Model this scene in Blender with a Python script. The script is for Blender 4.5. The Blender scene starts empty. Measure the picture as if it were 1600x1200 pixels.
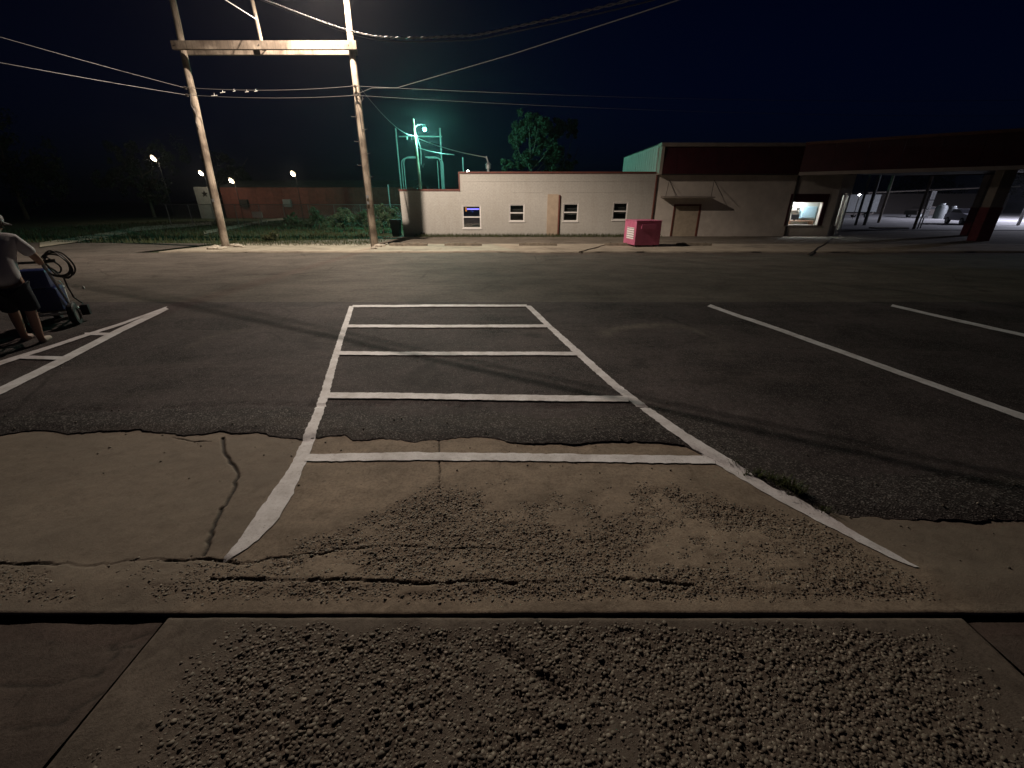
import bpy, bmesh, math, random
import numpy as np
from mathutils import Vector, Matrix
R = math.radians
random.seed(7); rng = np.random.default_rng(7)
SC = bpy.context.scene
COL = SC.collection

# ------------------------------------------------------------------ camera
F_PX, PITCH, EYE = 660.0, R(23.6), 1.7
cd = bpy.data.cameras.new('camera'); cam = bpy.data.objects.new('camera', cd); COL.objects.link(cam)
cd.sensor_width = 36; cd.lens = F_PX/1600*36; cd.clip_start = 0.05; cd.clip_end = 3000
cam.location = (0, 0, EYE); cam.rotation_euler = (R(90)-PITCH, 0, 0)
SC.camera = cam
# ------------------------------------------------------------------ night sky
W = bpy.data.worlds.new('World'); SC.world = W; W.use_nodes = True
nt = W.node_tree; bgn = nt.nodes['Background']
sky = nt.nodes.new('ShaderNodeTexSky'); sky.sky_type = 'NISHITA'; sky.sun_disc = False
sky.sun_elevation = R(4); sky.sun_rotation = R(200); sky.altitude = 50; sky.air_density = 1.0; sky.ozone_density = 4.0
tint = nt.nodes.new('ShaderNodeMix'); tint.data_type = 'RGBA'; tint.blend_type = 'MULTIPLY'; tint.inputs[0].default_value = 1
tint.inputs[7].default_value = (0.22, 0.30, 1.0, 1)
nt.links.new(sky.outputs[0], tint.inputs[6]); nt.links.new(tint.outputs[2], bgn.inputs[0])
bgn.inputs[1].default_value = 0.0026
SC.view_settings.view_transform = 'Standard'; SC.view_settings.look = 'None'
SC.view_settings.exposure = 0.0; SC.view_settings.gamma = 1.0
SC.cycles.use_denoising = True
try: SC.cycles.denoiser = 'OPENIMAGEDENOISE'
except Exception: pass
SC.cycles.max_bounces = 6; SC.cycles.transparent_max_bounces = 16
SC.cycles.sample_clamp_indirect = 3.0

# ------------------------------------------------------------------ pixel helpers: photo pixel -> place
_c, _s = math.cos(PITCH), math.sin(PITCH)
def ray(px, py):
    u = (px-800)/F_PX; v = (600-py)/F_PX
    return (u, _c+v*_s, -_s+v*_c)
PR = [(-50,0),(7.6,0),(18,-.30),(20.5,-.36),(29,-.52),(60,-.6),(3000,-.6)]
def gz(y):
    for (a,za),(b,zb) in zip(PR, PR[1:]):
        if y <= b: return za+(zb-za)*(y-a)/(b-a)
    return PR[-1][1]
def G(px, py, dz=0.0):
    d = ray(px, py); z = 0
    for i in range(60):
        t = (z+dz-EYE)/d[2]; y = d[1]*t; z = .5*z+.5*gz(y)
    return Vector((d[0]*t, y, z+dz))
def AT(px, py, Y):
    d = ray(px, py); t = Y/d[1]; return Vector((d[0]*t, Y, EYE+d[2]*t))

# ------------------------------------------------------------------ materials
def new_mat(name):
    m = bpy.data.materials.new(name); m.use_nodes = True
    n = m.node_tree.nodes; return m, n, m.node_tree.links, n['Principled BSDF']
def ramp(n, stops):
    r = n.new('ShaderNodeValToRGB'); cr = r.color_ramp
    while len(cr.elements) < len(stops): cr.elements.new(.5)
    for e, (p, c) in zip(cr.elements, stops):
        e.position = p; e.color = (*c, 1) if len(c) == 3 else c
    return r
def noise(n, l, scale, detail=6, rough=.6, vec=None, dist=0):
    t = n.new('ShaderNodeTexNoise'); t.inputs['Scale'].default_value = scale
    t.inputs['Detail'].default_value = detail; t.inputs['Roughness'].default_value = rough
    t.inputs['Distortion'].default_value = dist
    if vec is not None: l.new(vec, t.inputs['Vector'])
    return t
def mixc(n, l, fac, a, b, mode='MIX'):
    m = n.new('ShaderNodeMix'); m.data_type = 'RGBA'; m.blend_type = mode
    for s, v in ((0, fac), (6, a), (7, b)):
        if hasattr(v, 'is_linked') or isinstance(v, bpy.types.NodeSocket): l.new(v, m.inputs[s])
        elif s == 0: m.inputs[0].default_value = v
        else: m.inputs[s].default_value = (*v, 1)
    return m.outputs[2]
def objvec(n):
    return n.new('ShaderNodeTexCoord').outputs['Object']
def geopos(n):
    return n.new('ShaderNodeNewGeometry').outputs['Position']
def M(name, col, rough=.7, var=.25, scale=3.0, bump=.0, bscale=40, metal=0.0, spec=.4, stain=None):
    m, n, l, p = new_mat(name); v = geopos(n)
    t = noise(n, l, scale, 6, .6, v)
    a = tuple(max(0, c*(1-var)) for c in col); b = tuple(min(1, c*(1+var)) for c in col)
    r = ramp(n, [(.3, a), (.7, b)]); l.new(t.outputs[0], r.inputs[0]); out = r.outputs[0]
    if stain:
        t2 = noise(n, l, scale*.37, 5, .7, v); r2 = ramp(n, [(.52, (0,0,0)), (.68, (1,1,1))]); l.new(t2.outputs[0], r2.inputs[0])
        out = mixc(n, l, r2.outputs[0], out, stain)
    l.new(out, p.inputs['Base Color'])
    p.inputs['Roughness'].default_value = rough; p.inputs['Metallic'].default_value = metal
    p.inputs['Specular IOR Level'].default_value = spec
    if bump:
        tb = noise(n, l, bscale, 5, .65, v); bn = n.new('ShaderNodeBump'); bn.inputs['Strength'].default_value = bump
        bn.inputs['Distance'].default_value = .01; l.new(tb.outputs[0], bn.inputs['Height']); l.new(bn.outputs[0], p.inputs['Normal'])
    return m
def EM(name, col, strength):
    m, n, l, p = new_mat(name)
    p.inputs['Base Color'].default_value = (*col, 1); p.inputs['Emission Color'].default_value = (*col, 1)
    p.inputs['Emission Strength'].default_value = strength; return m

def asphalt_mat(name, base, var, patch, chip=.35, chips_col=(.22,.20,.18), fine=170):
    m, n, l, p = new_mat(name); v = geopos(n)
    big = noise(n, l, .9, 7, .65, v, .4); rb = ramp(n, [(.32, tuple(c*(1-var) for c in base)), (.70, tuple(c*(1+var) for c in base))]); l.new(big.outputs[0], rb.inputs[0])
    mp = n.new('ShaderNodeMapping'); mp.inputs['Scale'].default_value = (.22, 1.1, 1); l.new(v, mp.inputs['Vector'])
    st = noise(n, l, 1.3, 6, .7, mp.outputs[0], .8); rs = ramp(n, [(.5, (0,0,0)), (.72, (1,1,1))]); l.new(st.outputs[0], rs.inputs[0])
    c1 = mixc(n, l, rs.outputs[0], rb.outputs[0], patch)
    vo = n.new('ShaderNodeTexVoronoi'); vo.inputs['Scale'].default_value = fine; l.new(v, vo.inputs['Vector'])
    rc = ramp(n, [(.0, (0,0,0)), (1-chip, (0,0,0)), (1, (1,1,1))]); 
    sep = n.new('ShaderNodeSeparateColor'); l.new(vo.outputs['Color'], sep.inputs[0]); l.new(sep.outputs[0], rc.inputs[0])
    c2 = mixc(n, l, rc.outputs[0], c1, chips_col)
    mid = noise(n, l, 17, 6, .75, v); rm = ramp(n, [(.3, (.62,.60,.60)), (.5, (1,1,1)), (.72, (1.25,1.22,1.2))]); l.new(mid.outputs[0], rm.inputs[0])
    c2 = mixc(n, l, 1.0, c2, rm.outputs[0], 'MULTIPLY')
    # oil spots, thin cracks, pale scuffs
    oi = noise(n, l, .75, 3, .5, v, 1.5); ro = ramp(n, [(.62, (0,0,0)), (.74, (.65,.65,.65))]); l.new(oi.outputs[0], ro.inputs[0])
    c2 = mixc(n, l, ro.outputs[0], c2, tuple(c*.45 for c in base))
    wv = noise(n, l, 2.2, 4, .6, v); wm = n.new('ShaderNodeMix'); wm.data_type = 'VECTOR'; wm.inputs[0].default_value = .12; l.new(v, wm.inputs[4]); l.new(wv.outputs['Color'], wm.inputs[5])
    ve = n.new('ShaderNodeTexVoronoi'); ve.feature = 'DISTANCE_TO_EDGE'; ve.inputs['Scale'].default_value = .55; l.new(wm.outputs[1], ve.inputs['Vector'])
    rc2 = ramp(n, [(.0, (1,1,1)), (.006, (1,1,1)), (.013, (0,0,0))]); l.new(ve.outputs['Distance'], rc2.inputs[0])
    cn_ = noise(n, l, .5, 4, .6, v); rcn = ramp(n, [(.50, (0,0,0)), (.62, (.42,.42,.42))]); l.new(cn_.outputs[0], rcn.inputs[0])
    c2 = mixc(n, l, mixc(n, l, 1.0, rc2.outputs[0], rcn.outputs[0], 'MULTIPLY'), c2, tuple(c*.25 for c in base))
    sa = n.new('ShaderNodeAttribute'); sa.attribute_name = 'scuff'
    c2 = mixc(n, l, sa.outputs['Fac'], c2, (.26,.23,.19))
    l.new(c2, p.inputs['Base Color']); p.inputs['Roughness'].default_value = .85; p.inputs['Specular IOR Level'].default_value = .12
    bn = n.new('ShaderNodeBump'); bn.inputs['Strength'].default_value = .75; bn.inputs['Distance'].default_value = .006
    n2 = noise(n, l, fine*.9, 3, .6, v); ad = n.new('ShaderNodeMath'); ad.operation = 'ADD'
    l.new(vo.outputs['Distance'], ad.inputs[0]); l.new(n2.outputs[0], ad.inputs[1]); l.new(ad.outputs[0], bn.inputs['Height']); l.new(bn.outputs[0], p.inputs['Normal'])
    return m
def concrete_mat(name, base, expo_attr=True):
    m, n, l, p = new_mat(name); v = geopos(n)
    big = noise(n, l, 1.6, 7, .65, v, .5); rb = ramp(n, [(.3, tuple(c*.74 for c in base)), (.72, tuple(c*1.18 for c in base))]); l.new(big.outputs[0], rb.inputs[0])
    sp = noise(n, l, 55, 5, .7, v); rs = ramp(n, [(.28, (.62,.6,.58)), (.55, (1,1,1))]); l.new(sp.outputs[0], rs.inputs[0])
    col = mixc(n, l, 1.0, rb.outputs[0], rs.outputs[0], 'MULTIPLY')
    mp = n.new('ShaderNodeMapping'); mp.inputs['Scale'].default_value = (.5, 2.0, 1); l.new(v, mp.inputs['Vector'])
    st = noise(n, l, 1.1, 6, .7, mp.outputs[0], .6); rst = ramp(n, [(.5, (0,0,0)), (.7, (.75,.75,.75))]); l.new(st.outputs[0], rst.inputs[0])
    col = mixc(n, l, rst.outputs[0], col, tuple(c*.55 for c in base))
    mo = noise(n, l, 7, 7, .75, v, .8); rmo = ramp(n, [(.30, (.60,.57,.55)), (.5, (1,1,1)), (.75, (1.18,1.16,1.13))]); l.new(mo.outputs[0], rmo.inputs[0]); col = mixc(n, l, .8, col, rmo.outputs[0], 'MULTIPLY')
    sp2 = noise(n, l, 23, 3, .5, v); rs2 = ramp(n, [(.66, (0,0,0)), (.72, (.6,.6,.6))]); l.new(sp2.outputs[0], rs2.inputs[0]); col = mixc(n, l, rs2.outputs[0], col, tuple(c*.4 for c in base))
    if expo_attr:
        at = n.new('ShaderNodeAttribute'); at.attribute_name = 'expo'
        pu = n.new('ShaderNodeAttribute'); pu.attribute_name = 'painted_falloff'; col = mixc(n, l, pu.outputs['Fac'], col, (.17,.145,.118))  # painted edge darkening of the apron sides goes into the colour
        col = mixc(n, l, at.outputs['Fac'], col, (base[0]*.74, base[1]*.71, base[2]*.68))
        ak = n.new('ShaderNodeAttribute'); ak.attribute_name = 'crack'
        col = mixc(n, l, ak.outputs['Fac'], col, (.03,.026,.022))
    l.new(col, p.inputs['Base Color']); p.inputs['Roughness'].default_value = .9; p.inputs['Specular IOR Level'].default_value = .25
    nb = noise(n, l, 140, 5, .7, v); bn = n.new('ShaderNodeBump'); bn.inputs['Strength'].default_value = .55; bn.inputs['Distance'].default_value = .005
    l.new(nb.outputs[0], bn.inputs['Height']); l.new(bn.outputs[0], p.inputs['Normal'])
    return m
def paint_mat():
    m, n, l, p = new_mat('road_paint'); v = geopos(n)
    t = noise(n, l, 60, 6, .75, v); r = ramp(n, [(.30, (.32,.30,.30)), (.41, (.76,.745,.76)), (.7, (.84,.83,.85))]); l.new(t.outputs[0], r.inputs[0])
    t2 = noise(n, l, 5, 5, .7, v); r2 = ramp(n, [(.35, (.72,.70,.68)), (.6, (1,1,1))]); l.new(t2.outputs[0], r2.inputs[0])
    l.new(mixc(n, l, 1.0, r.outputs[0], r2.outputs[0], 'MULTIPLY'), p.inputs['Base Color']); p.inputs['Roughness'].default_value = .75
    nb = noise(n, l, 170, 4, .7, v); bn = n.new('ShaderNodeBump'); bn.inputs['Strength'].default_value = .6; bn.inputs['Distance'].default_value = .004
    l.new(nb.outputs[0], bn.inputs['Height']); l.new(bn.outputs[0], p.inputs['Normal']); return m
def wall_mat(name, base, course=.085, stain=(.30,.27,.22)):
    m, n, l, p = new_mat(name); v = geopos(n)
    # paint with grime streaks; shallow courses as relief
    mp = n.new('ShaderNodeMapping'); mp.inputs['Scale'].default_value = (1.2, 1.2, .25); l.new(v, mp.inputs['Vector'])
    st = noise(n, l, 1.4, 7, .7, mp.outputs[0], .3); rs = ramp(n, [(.46, (0,0,0)), (.75, (.38,.38,.38))]); l.new(st.outputs[0], rs.inputs[0])
    bg = noise(n, l, 9, 6, .7, v); rb = ramp(n, [(.3, tuple(c*.84 for c in base)), (.65, tuple(c*1.06 for c in base))]); l.new(bg.outputs[0], rb.inputs[0])
    col = mixc(n, l, rs.outputs[0], rb.outputs[0], stain)
    br = n.new('ShaderNodeTexBrick'); br.inputs['Scale'].default_value = 1.0; br.inputs['Brick Width'].default_value = course*2.6; br.inputs['Row Height'].default_value = course
    br.inputs['Mortar Size'].default_value = .008; br.inputs['Color1'].default_value = (1,1,1,1); br.inputs['Color2'].default_value = (.9,.9,.9,1); br.inputs['Mortar'].default_value = (.6,.6,.6,1)
    sx = n.new('ShaderNodeSeparateXYZ'); cx = n.new('ShaderNodeCombineXYZ'); l.new(v, sx.inputs[0])
    ad = n.new('ShaderNodeMath'); ad.operation = 'ADD'; l.new(sx.outputs[0], ad.inputs[0]); l.new(sx.outputs[1], ad.inputs[1])
    l.new(ad.outputs[0], cx.inputs[0]); l.new(sx.outputs[2], cx.inputs[1]); l.new(cx.outputs[0], br.inputs['Vector'])
    col = mixc(n, l, .30, col, br.outputs[0], 'MULTIPLY')
    l.new(col, p.inputs['Base Color']); p.inputs['Roughness'].default_value = .85; p.inputs['Specular IOR Level'].default_value = .25
    bn = n.new('ShaderNodeBump'); bn.inputs['Strength'].default_value = .5; bn.inputs['Distance'].default_value = .01
    l.new(br.outputs[0], bn.inputs['Height']); l.new(bn.outputs[0], p.inputs['Normal']); return m
def wood_mat(name, base):
    m, n, l, p = new_mat(name); v = geopos(n)
    mp = n.new('ShaderNodeMapping'); mp.inputs['Scale'].default_value = (14, 14, .8); l.new(v, mp.inputs['Vector'])
    t = noise(n, l, 1.6, 7, .7, mp.outputs[0], .6); r = ramp(n, [(.28, tuple(c*.32 for c in base)), (.5, base), (.75, tuple(min(1,c*1.25) for c in base))]); l.new(t.outputs[0], r.inputs[0])
    t2 = noise(n, l, 1.1, 5, .6, v); r2 = ramp(n, [(.40, (.38,.35,.33)), (.60, (1,1,1))]); l.new(t2.outputs[0], r2.inputs[0])
    l.new(mixc(n, l, 1.0, r.outputs[0], r2.outputs[0], 'MULTIPLY'), p.inputs['Base Color']); p.inputs['Roughness'].default_value = .85
    bn = n.new('ShaderNodeBump'); bn.inputs['Strength'].default_value = .6; bn.inputs['Distance'].default_value = .02
    l.new(t.outputs[0], bn.inputs['Height']); l.new(bn.outputs[0], p.inputs['Normal']); return m
def glass_mat(name='window_glass', refl=.14):
    m, n, l, p = new_mat(name); out = n['Material Output']
    tr = n.new('ShaderNodeBsdfTransparent'); tr.inputs[0].default_value = (.82,.86,.88,1)
    gl = n.new('ShaderNodeBsdfGlossy'); gl.inputs['Roughness'].default_value = .03
    mx = n.new('ShaderNodeMixShader'); mx.inputs[0].default_value = refl
    l.new(tr.outputs[0], mx.inputs[1]); l.new(gl.outputs[0], mx.inputs[2]); l.new(mx.outputs[0], out.inputs['Surface']); return m
def leaf_mat(name, col):
    m, n, l, p = new_mat(name); v = geopos(n)
    t = noise(n, l, 2.2, 4, .6, v); r = ramp(n, [(.3, tuple(c*.5 for c in col)), (.7, tuple(c*1.4 for c in col))]); l.new(t.outputs[0], r.inputs[0])
    l.new(r.outputs[0], p.inputs['Base Color']); p.inputs['Roughness'].default_value = .6
    tl = n.new('ShaderNodeBsdfTranslucent'); l.new(r.outputs[0], tl.inputs[0]); mx = n.new('ShaderNodeMixShader'); mx.inputs[0].default_value = .35
    l.new(p.outputs[0], mx.inputs[1]); l.new(tl.outputs[0], mx.inputs[2]); l.new(mx.outputs[0], n['Material Output'].inputs['Surface']); return m

MT = dict(
    asphalt=asphalt_mat('parking_asphalt', (.060,.049,.049), .58, (.100,.082,.078), .25, (.19,.17,.165)),
    asphalt_old=asphalt_mat('old_asphalt', (.044,.038,.037), .45, (.085,.07,.06), .30, (.20,.185,.175), 110),
    road=asphalt_mat('street_asphalt', (.108,.092,.081), .34, (.155,.134,.115), .2, (.18,.17,.15)),
    apron=concrete_mat('apron_concrete', (.31,.25,.19)),
    slab=concrete_mat('sidewalk_concrete', (.165,.135,.110)),
    slab_dark=concrete_mat('dark_sidewalk_concrete', (.11,.085,.072)),
    pebble=None,
    strip=M('lot_concrete', (.34,.30,.235), .9, .22, 1.6, .5, 60, stain=(.19,.165,.13)),
    lot=M('lot_gravel', (.15,.128,.10), .95, .35, 1.2, .8, 50, stain=(.085,.07,.05)),
    dirt=M('dirt', (.10,.082,.06), .95, .35, 2.0, .6, 30, stain=(.05,.05,.025)),
    grass_ground=M('turf', (.045,.06,.022), .95, .4, 1.5, .8, 25, stain=(.07,.06,.03)),
    grass=leaf_mat('grass_blades', (.065,.075,.028)),
    far_lot=M('far_lot', (.30,.29,.29), .8, .25, .6, .3, 20, stain=(.18,.17,.17)),
    curb=M('curb_concrete', (.36,.32,.25), .9, .25, 5, .6, 60, stain=(.2,.17,.13)),
    old_concrete=M('old_concrete', (.20,.17,.13), .9, .3, 5, .6, 60, stain=(.12,.10,.08)),
    paint=paint_mat(),
    wall=wall_mat('painted_brick', (.42,.405,.37)),
    stucco=M('stucco', (.55,.50,.44), .9, .12, 1.6, .3, 50, stain=(.47,.42,.365)),
    white_side=M('white_metal_siding', (.48,.48,.45), .7, .1, 2, 0),
    tan=M('tan_paint', (.36,.285,.21), .85, .12, 3, .2, 50),
    red_trim=M('dark_red_trim', (.12,.035,.024), .6, .25, 4, .2, 40),
    maroon=M('maroon_panel', (.05,.008,.011), .55, .25, 1.5, .15, 30),
    red_post=M('worn_red_paint', (.15,.022,.028), .6, .25, 3, .15, 30, stain=(.10,.02,.022)),
    metal_cap=M('metal_cap', (.30,.26,.22), .5, .15, 3, 0, metal=.3),
    dark_metal=M('dark_metal', (.06,.05,.045), .5, .2, 5, 0, metal=.5),
    pipe=M('galvanised_metal', (.35,.36,.36), .45, .2, 6, 0, metal=.6),
    frame_steel=M('weathered_steel', (.10,.105,.105), .6, .2, 6),
    white_frame=M('white_window_frame', (.66,.64,.61), .55, .08, 8),
    wood=wood_mat('pole_wood', (.34,.285,.22)),
    beam_wood=wood_mat('beam_wood', (.23,.19,.145)),
    plywood=M('plywood_door', (.36,.30,.225), .85, .15, 4, .2, 60),
    rubber=M('rubber', (.018,.018,.019), .7, .2, 20),
    black=M('black_plastic', (.012,.012,.014), .45, .2, 10),
    blue=M('blue_enamel', (.02,.03,.12), .35, .15, 6),
    steel=M('steel', (.45,.44,.43), .35, .15, 8, metal=.8),
    hose=M('hose_rubber', (.03,.028,.027), .5, .2, 10),
    pink=M('pink_paint', (.50,.13,.23), .65, .16, 2.5, .1, 20, stain=(.40,.10,.18)),
    poster=None,
    glass=glass_mat(),
    roof=M('roof_membrane', (.07,.065,.06), .9, .3, 1),
    interior=M('interior_plaster', (.70,.68,.63), .8, .06, 2),
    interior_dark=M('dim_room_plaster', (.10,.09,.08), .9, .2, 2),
    cooler=M('pale_blue_enamel', (.45,.66,.78), .4, .05, 2),
    brown=M('brown_laminate', (.35,.20,.13), .5, .2, 6),
    barn=M('barn_red', (.20,.06,.045), .85, .25, 2, .2, 30, stain=(.14,.045,.035)),
    barn_white=M('barn_white', (.34,.31,.29), .85, .15, 2),
    cable=M('cable_jacket', (.085,.08,.078), .5, .2, 20),
    wire_bright=M('aluminium_wire', (.38,.37,.36), .5, .25, 20, metal=.3),
    insulator=M('porcelain', (.55,.53,.50), .3, .1, 6),
    bark=M('bark', (.10,.075,.055), .9, .3, 8, .6, 30),
    leaf=leaf_mat('tree_leaves', (.055,.075,.038)),
    leaf_dark=leaf_mat('dark_tree_leaves', (.03,.045,.02)),
    shrub=leaf_mat('shrub_leaves', (.07,.12,.06)),
    skin=M('skin', (.42,.25,.18), .6, .08, 8),
    shirt=M('white_cotton', (.60,.57,.58), .9, .08, 6, .3, 200),
    shorts=M('navy_cotton', (.014,.015,.026), .9, .2, 6, .3, 200),
    cap=M('grey_cap_cloth', (.42,.41,.42), .9, .1, 6),
    shoe=M('pale_shoe', (.40,.33,.28), .8, .15, 8),
    hair=M('hair', (.05,.035,.025), .8, .2, 30),
    sign_white=M('sign_white', (.62,.60,.57), .5, .06, 4),
    post_paint=M('post_paint', (.33,.29,.25), .7, .12, 3),
    car_paint=M('pale_car_paint', (.50,.49,.56), .3, .05, 3),
    stone=M('pale_stone', (.42,.38,.31), .9, .25, 9, .4, 50),
)

# ------------------------------------------------------------------ mesh builder and object helpers
class MB:
    def __init__(s): s.v = []; s.f = []
    def add(s, verts, faces):
        o = len(s.v); s.v += [tuple(p) for p in verts]; s.f += [tuple(i+o for i in f) for f in faces]; return s
    def box(s, x0, x1, y0, y1, z0, z1, m=None):
        vs = [Vector((x, y, z)) for z in (z0, z1) for y in (y0, y1) for x in (x0, x1)]
        if m is not None: vs = [m @ p for p in vs]
        return s.add(vs, [(0,2,3,1),(4,5,7,6),(0,1,5,4),(1,3,7,5),(3,2,6,7),(2,0,4,6)])
    def bevbox(s, x0, x1, y0, y1, z0, z1, b=.02, m=None):
        bm = bmesh.new(); bmesh.ops.create_cube(bm, size=1)
        for v in bm.verts: v.co = Vector((x0+(v.co.x+.5)*(x1-x0), y0+(v.co.y+.5)*(y1-y0), z0+(v.co.z+.5)*(z1-z0)))
        bmesh.ops.bevel(bm, geom=bm.edges[:], offset=b, segments=2, affect='EDGES', profile=.7)
        bm.verts.index_update()
        vs = [m @ v.co if m is not None else v.co.copy() for v in bm.verts]
        fs = [[v.index for v in f.verts] for f in bm.faces]; bm.free(); return s.add(vs, fs)
    def tube(s, pts, r, n=8, caps=True, m=None):
        pts = [Vector(p) for p in pts]
        if m is not None: pts = [m @ p for p in pts]
        rs = r if isinstance(r, (list, tuple)) else [r]*len(pts)
        o = len(s.v); prev = None
        for i, p in enumerate(pts):
            t = (pts[min(i+1, len(pts)-1)]-pts[max(i-1, 0)]).normalized()
            if prev is None: a = t.orthogonal().normalized()
            else:
                a = prev-t*prev.dot(t); a = a.normalized() if a.length > 1e-6 else t.orthogonal().normalized()
            prev = a; b = t.cross(a)
            for k in range(n):
                an = 2*math.pi*k/n; s.v.append(tuple(p+(a*math.cos(an)+b*math.sin(an))*rs[i]))
        for i in range(len(pts)-1):
            for k in range(n):
                s.f.append((o+i*n+k, o+i*n+(k+1)%n, o+(i+1)*n+(k+1)%n, o+(i+1)*n+k))
        if caps:
            s.f.append(tuple(o+k for k in reversed(range(n)))); e = o+(len(pts)-1)*n; s.f.append(tuple(e+k for k in range(n)))
        return s
    def lathe(s, prof, n=16, m=None, axis='z'):
        o = len(s.v)
        for r, z in prof:
            for k in range(n):
                a = 2*math.pi*k/n
                p = Vector((r*math.cos(a), r*math.sin(a), z)) if axis == 'z' else Vector((r*math.cos(a), z, r*math.sin(a)))
                s.v.append(tuple(m @ p if m is not None else p))
        for i in range(len(prof)-1):
            for k in range(n): s.f.append((o+i*n+k, o+i*n+(k+1)%n, o+(i+1)*n+(k+1)%n, o+(i+1)*n+k))
        return s
    def prism(s, poly, z0, z1, m=None):
        n = len(poly); vs = [Vector((x, y, z)) for z in (z0, z1) for x, y in poly]
        if m is not None: vs = [m @ p for p in vs]
        return s.add(vs, [tuple(reversed(range(n))), tuple(range(n, 2*n))]+[(i, (i+1)%n, n+(i+1)%n, n+i) for i in range(n)])
    def build(s, name, mat, parent=None, smooth=False):
        me = bpy.data.meshes.new(name)
        off = Vector(parent['_o']) if parent is not None and '_o' in parent else Vector((0,0,0))
        me.from_pydata([tuple(Vector(p)-off) for p in s.v], [], s.f); me.update()
        o = bpy.data.objects.new(name, me); COL.objects.link(o)
        if mat is not None: me.materials.append(mat)
        if parent is not None:
            o.parent = parent; o['_o'] = tuple(off)
        if smooth:
            me.polygons.foreach_set('use_smooth', [True]*len(me.polygons))
            try: me.set_sharp_from_angle(angle=R(40))
            except Exception: pass
        return o
def thing(name, label, cat, loc, group=None):
    o = bpy.data.objects.new(name, None); COL.objects.link(o); o.location = loc; o.empty_display_size = .2
    o['label'] = label; o['category'] = cat; o['_o'] = tuple(loc)
    if group: o['group'] = group
    return o
def tag(o, label, cat, group=None):
    o['label'] = label; o['category'] = cat
    if group: o['group'] = group
    return o
def kind(o, k, label=None):
    o['kind'] = k
    if label: o['label'] = label
    return o
def light(name, kindl, loc, energy, col, parent, size=.1):
    ld = bpy.data.lights.new(name, kindl); ld.energy = energy; ld.color = col
    ld.shadow_soft_size = size
    o = bpy.data.objects.new(name, ld); COL.objects.link(o); o.parent = parent
    o.location = Vector(loc)-Vector(parent['_o']); return o
def throw(lo, stops, aim=None):
    """photometric curve of the luminaire: intensity over the cosine below it"""
    ld = lo.data; ld.use_nodes = True; n = ld.node_tree.nodes; l = ld.node_tree.links
    em = next(x for x in n if x.type == 'EMISSION')
    tc = n.new('ShaderNodeTexCoord'); sx = n.new('ShaderNodeSeparateXYZ'); l.new(tc.outputs['Normal'], sx.inputs[0])
    mu = n.new('ShaderNodeMath'); mu.operation = 'MULTIPLY'; mu.inputs[1].default_value = -1; l.new(sx.outputs[2], mu.inputs[0])
    r = ramp(n, [(p, (v/2, v/2, v/2)) for p, v in stops]); l.new(mu.outputs[0], r.inputs[0])
    m2 = n.new('ShaderNodeMath'); m2.operation = 'MULTIPLY'; m2.inputs[1].default_value = 2; l.new(r.outputs[0], m2.inputs[0]); l.new(m2.outputs[0], em.inputs['Strength'])
    if aim is None: return
    # the reflector throws a forward lobe to the street side (aim = horizontal unit vector)
    def mth(op, a, b=None):
        q = n.new('ShaderNodeMath'); q.operation = op
        for i_, v_ in ((0, a), (1, b)):
            if v_ is None: continue
            if isinstance(v_, (int, float)): q.inputs[i_].default_value = v_
            else: l.new(v_, q.inputs[i_])
        return q.outputs[0]
    x_, y_ = sx.outputs[0], sx.outputs[1]
    le = mth('SQRT', mth('ADD', mth('ADD', mth('MULTIPLY', x_, x_), mth('MULTIPLY', y_, y_)), 1e-5))
    ca = mth('DIVIDE', mth('ADD', mth('MULTIPLY', x_, aim[0]), mth('MULTIPLY', y_, aim[1])), le)
    r3 = ramp(n, [((c_+1)/2, (v_, v_, v_)) for c_, v_ in aim[2]]); l.new(mth('MULTIPLY', mth('ADD', ca, 1.0), .5), r3.inputs[0])
    k_ = n.new('ShaderNodeMapRange'); k_.inputs[1].default_value = .35; k_.inputs[2].default_value = .85; l.new(le, k_.inputs[0])
    side = mth('ADD', mth('MULTIPLY', r3.outputs[0], k_.outputs[0]), mth('MULTIPLY', mth('SUBTRACT', 1.0, k_.outputs[0]), .7))
    l.new(mth('MULTIPLY', m2.outputs[0], side), em.inputs['Strength'])
def np_mesh(name, V, Fq, mat, parent=None, smooth=True, attrs=None):
    me = bpy.data.meshes.new(name); nV = len(V); nF = len(Fq); k = Fq.shape[1]
    off = np.array(parent['_o']) if parent is not None and '_o' in parent else np.zeros(3)
    me.vertices.add(nV); me.vertices.foreach_set('co', (V-off).astype(np.float32).ravel())
    me.loops.add(nF*k); me.loops.foreach_set('vertex_index', Fq.astype(np.int32).ravel())
    me.polygons.add(nF); me.polygons.foreach_set('loop_start', np.arange(0, nF*k, k, dtype=np.int32))
    me.polygons.foreach_set('loop_total', np.full(nF, k, dtype=np.int32))
    if smooth: me.polygons.foreach_set('use_smooth', np.ones(nF, dtype=bool))
    me.update(calc_edges=True); me.validate()
    for an, av in (attrs or {}).items():
        a = me.attributes.new(an, 'FLOAT', 'POINT'); a.data.foreach_set('value', np.ravel(av).astype(np.float32))
    if mat is not None: me.materials.append(mat)
    o = bpy.data.objects.new(name, me); COL.objects.link(o)
    if parent is not None: o.parent = parent; o['_o'] = tuple(float(q) for q in off)
    return o
def grid_faces(nx, ny):
    i = np.arange(nx-1)[None, :]+np.arange(ny-1)[:, None]*nx; i = i.ravel()
    return np.stack([i, i+1, i+1+nx, i+nx], 1)
_perm = rng.random((256, 256))
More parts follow.
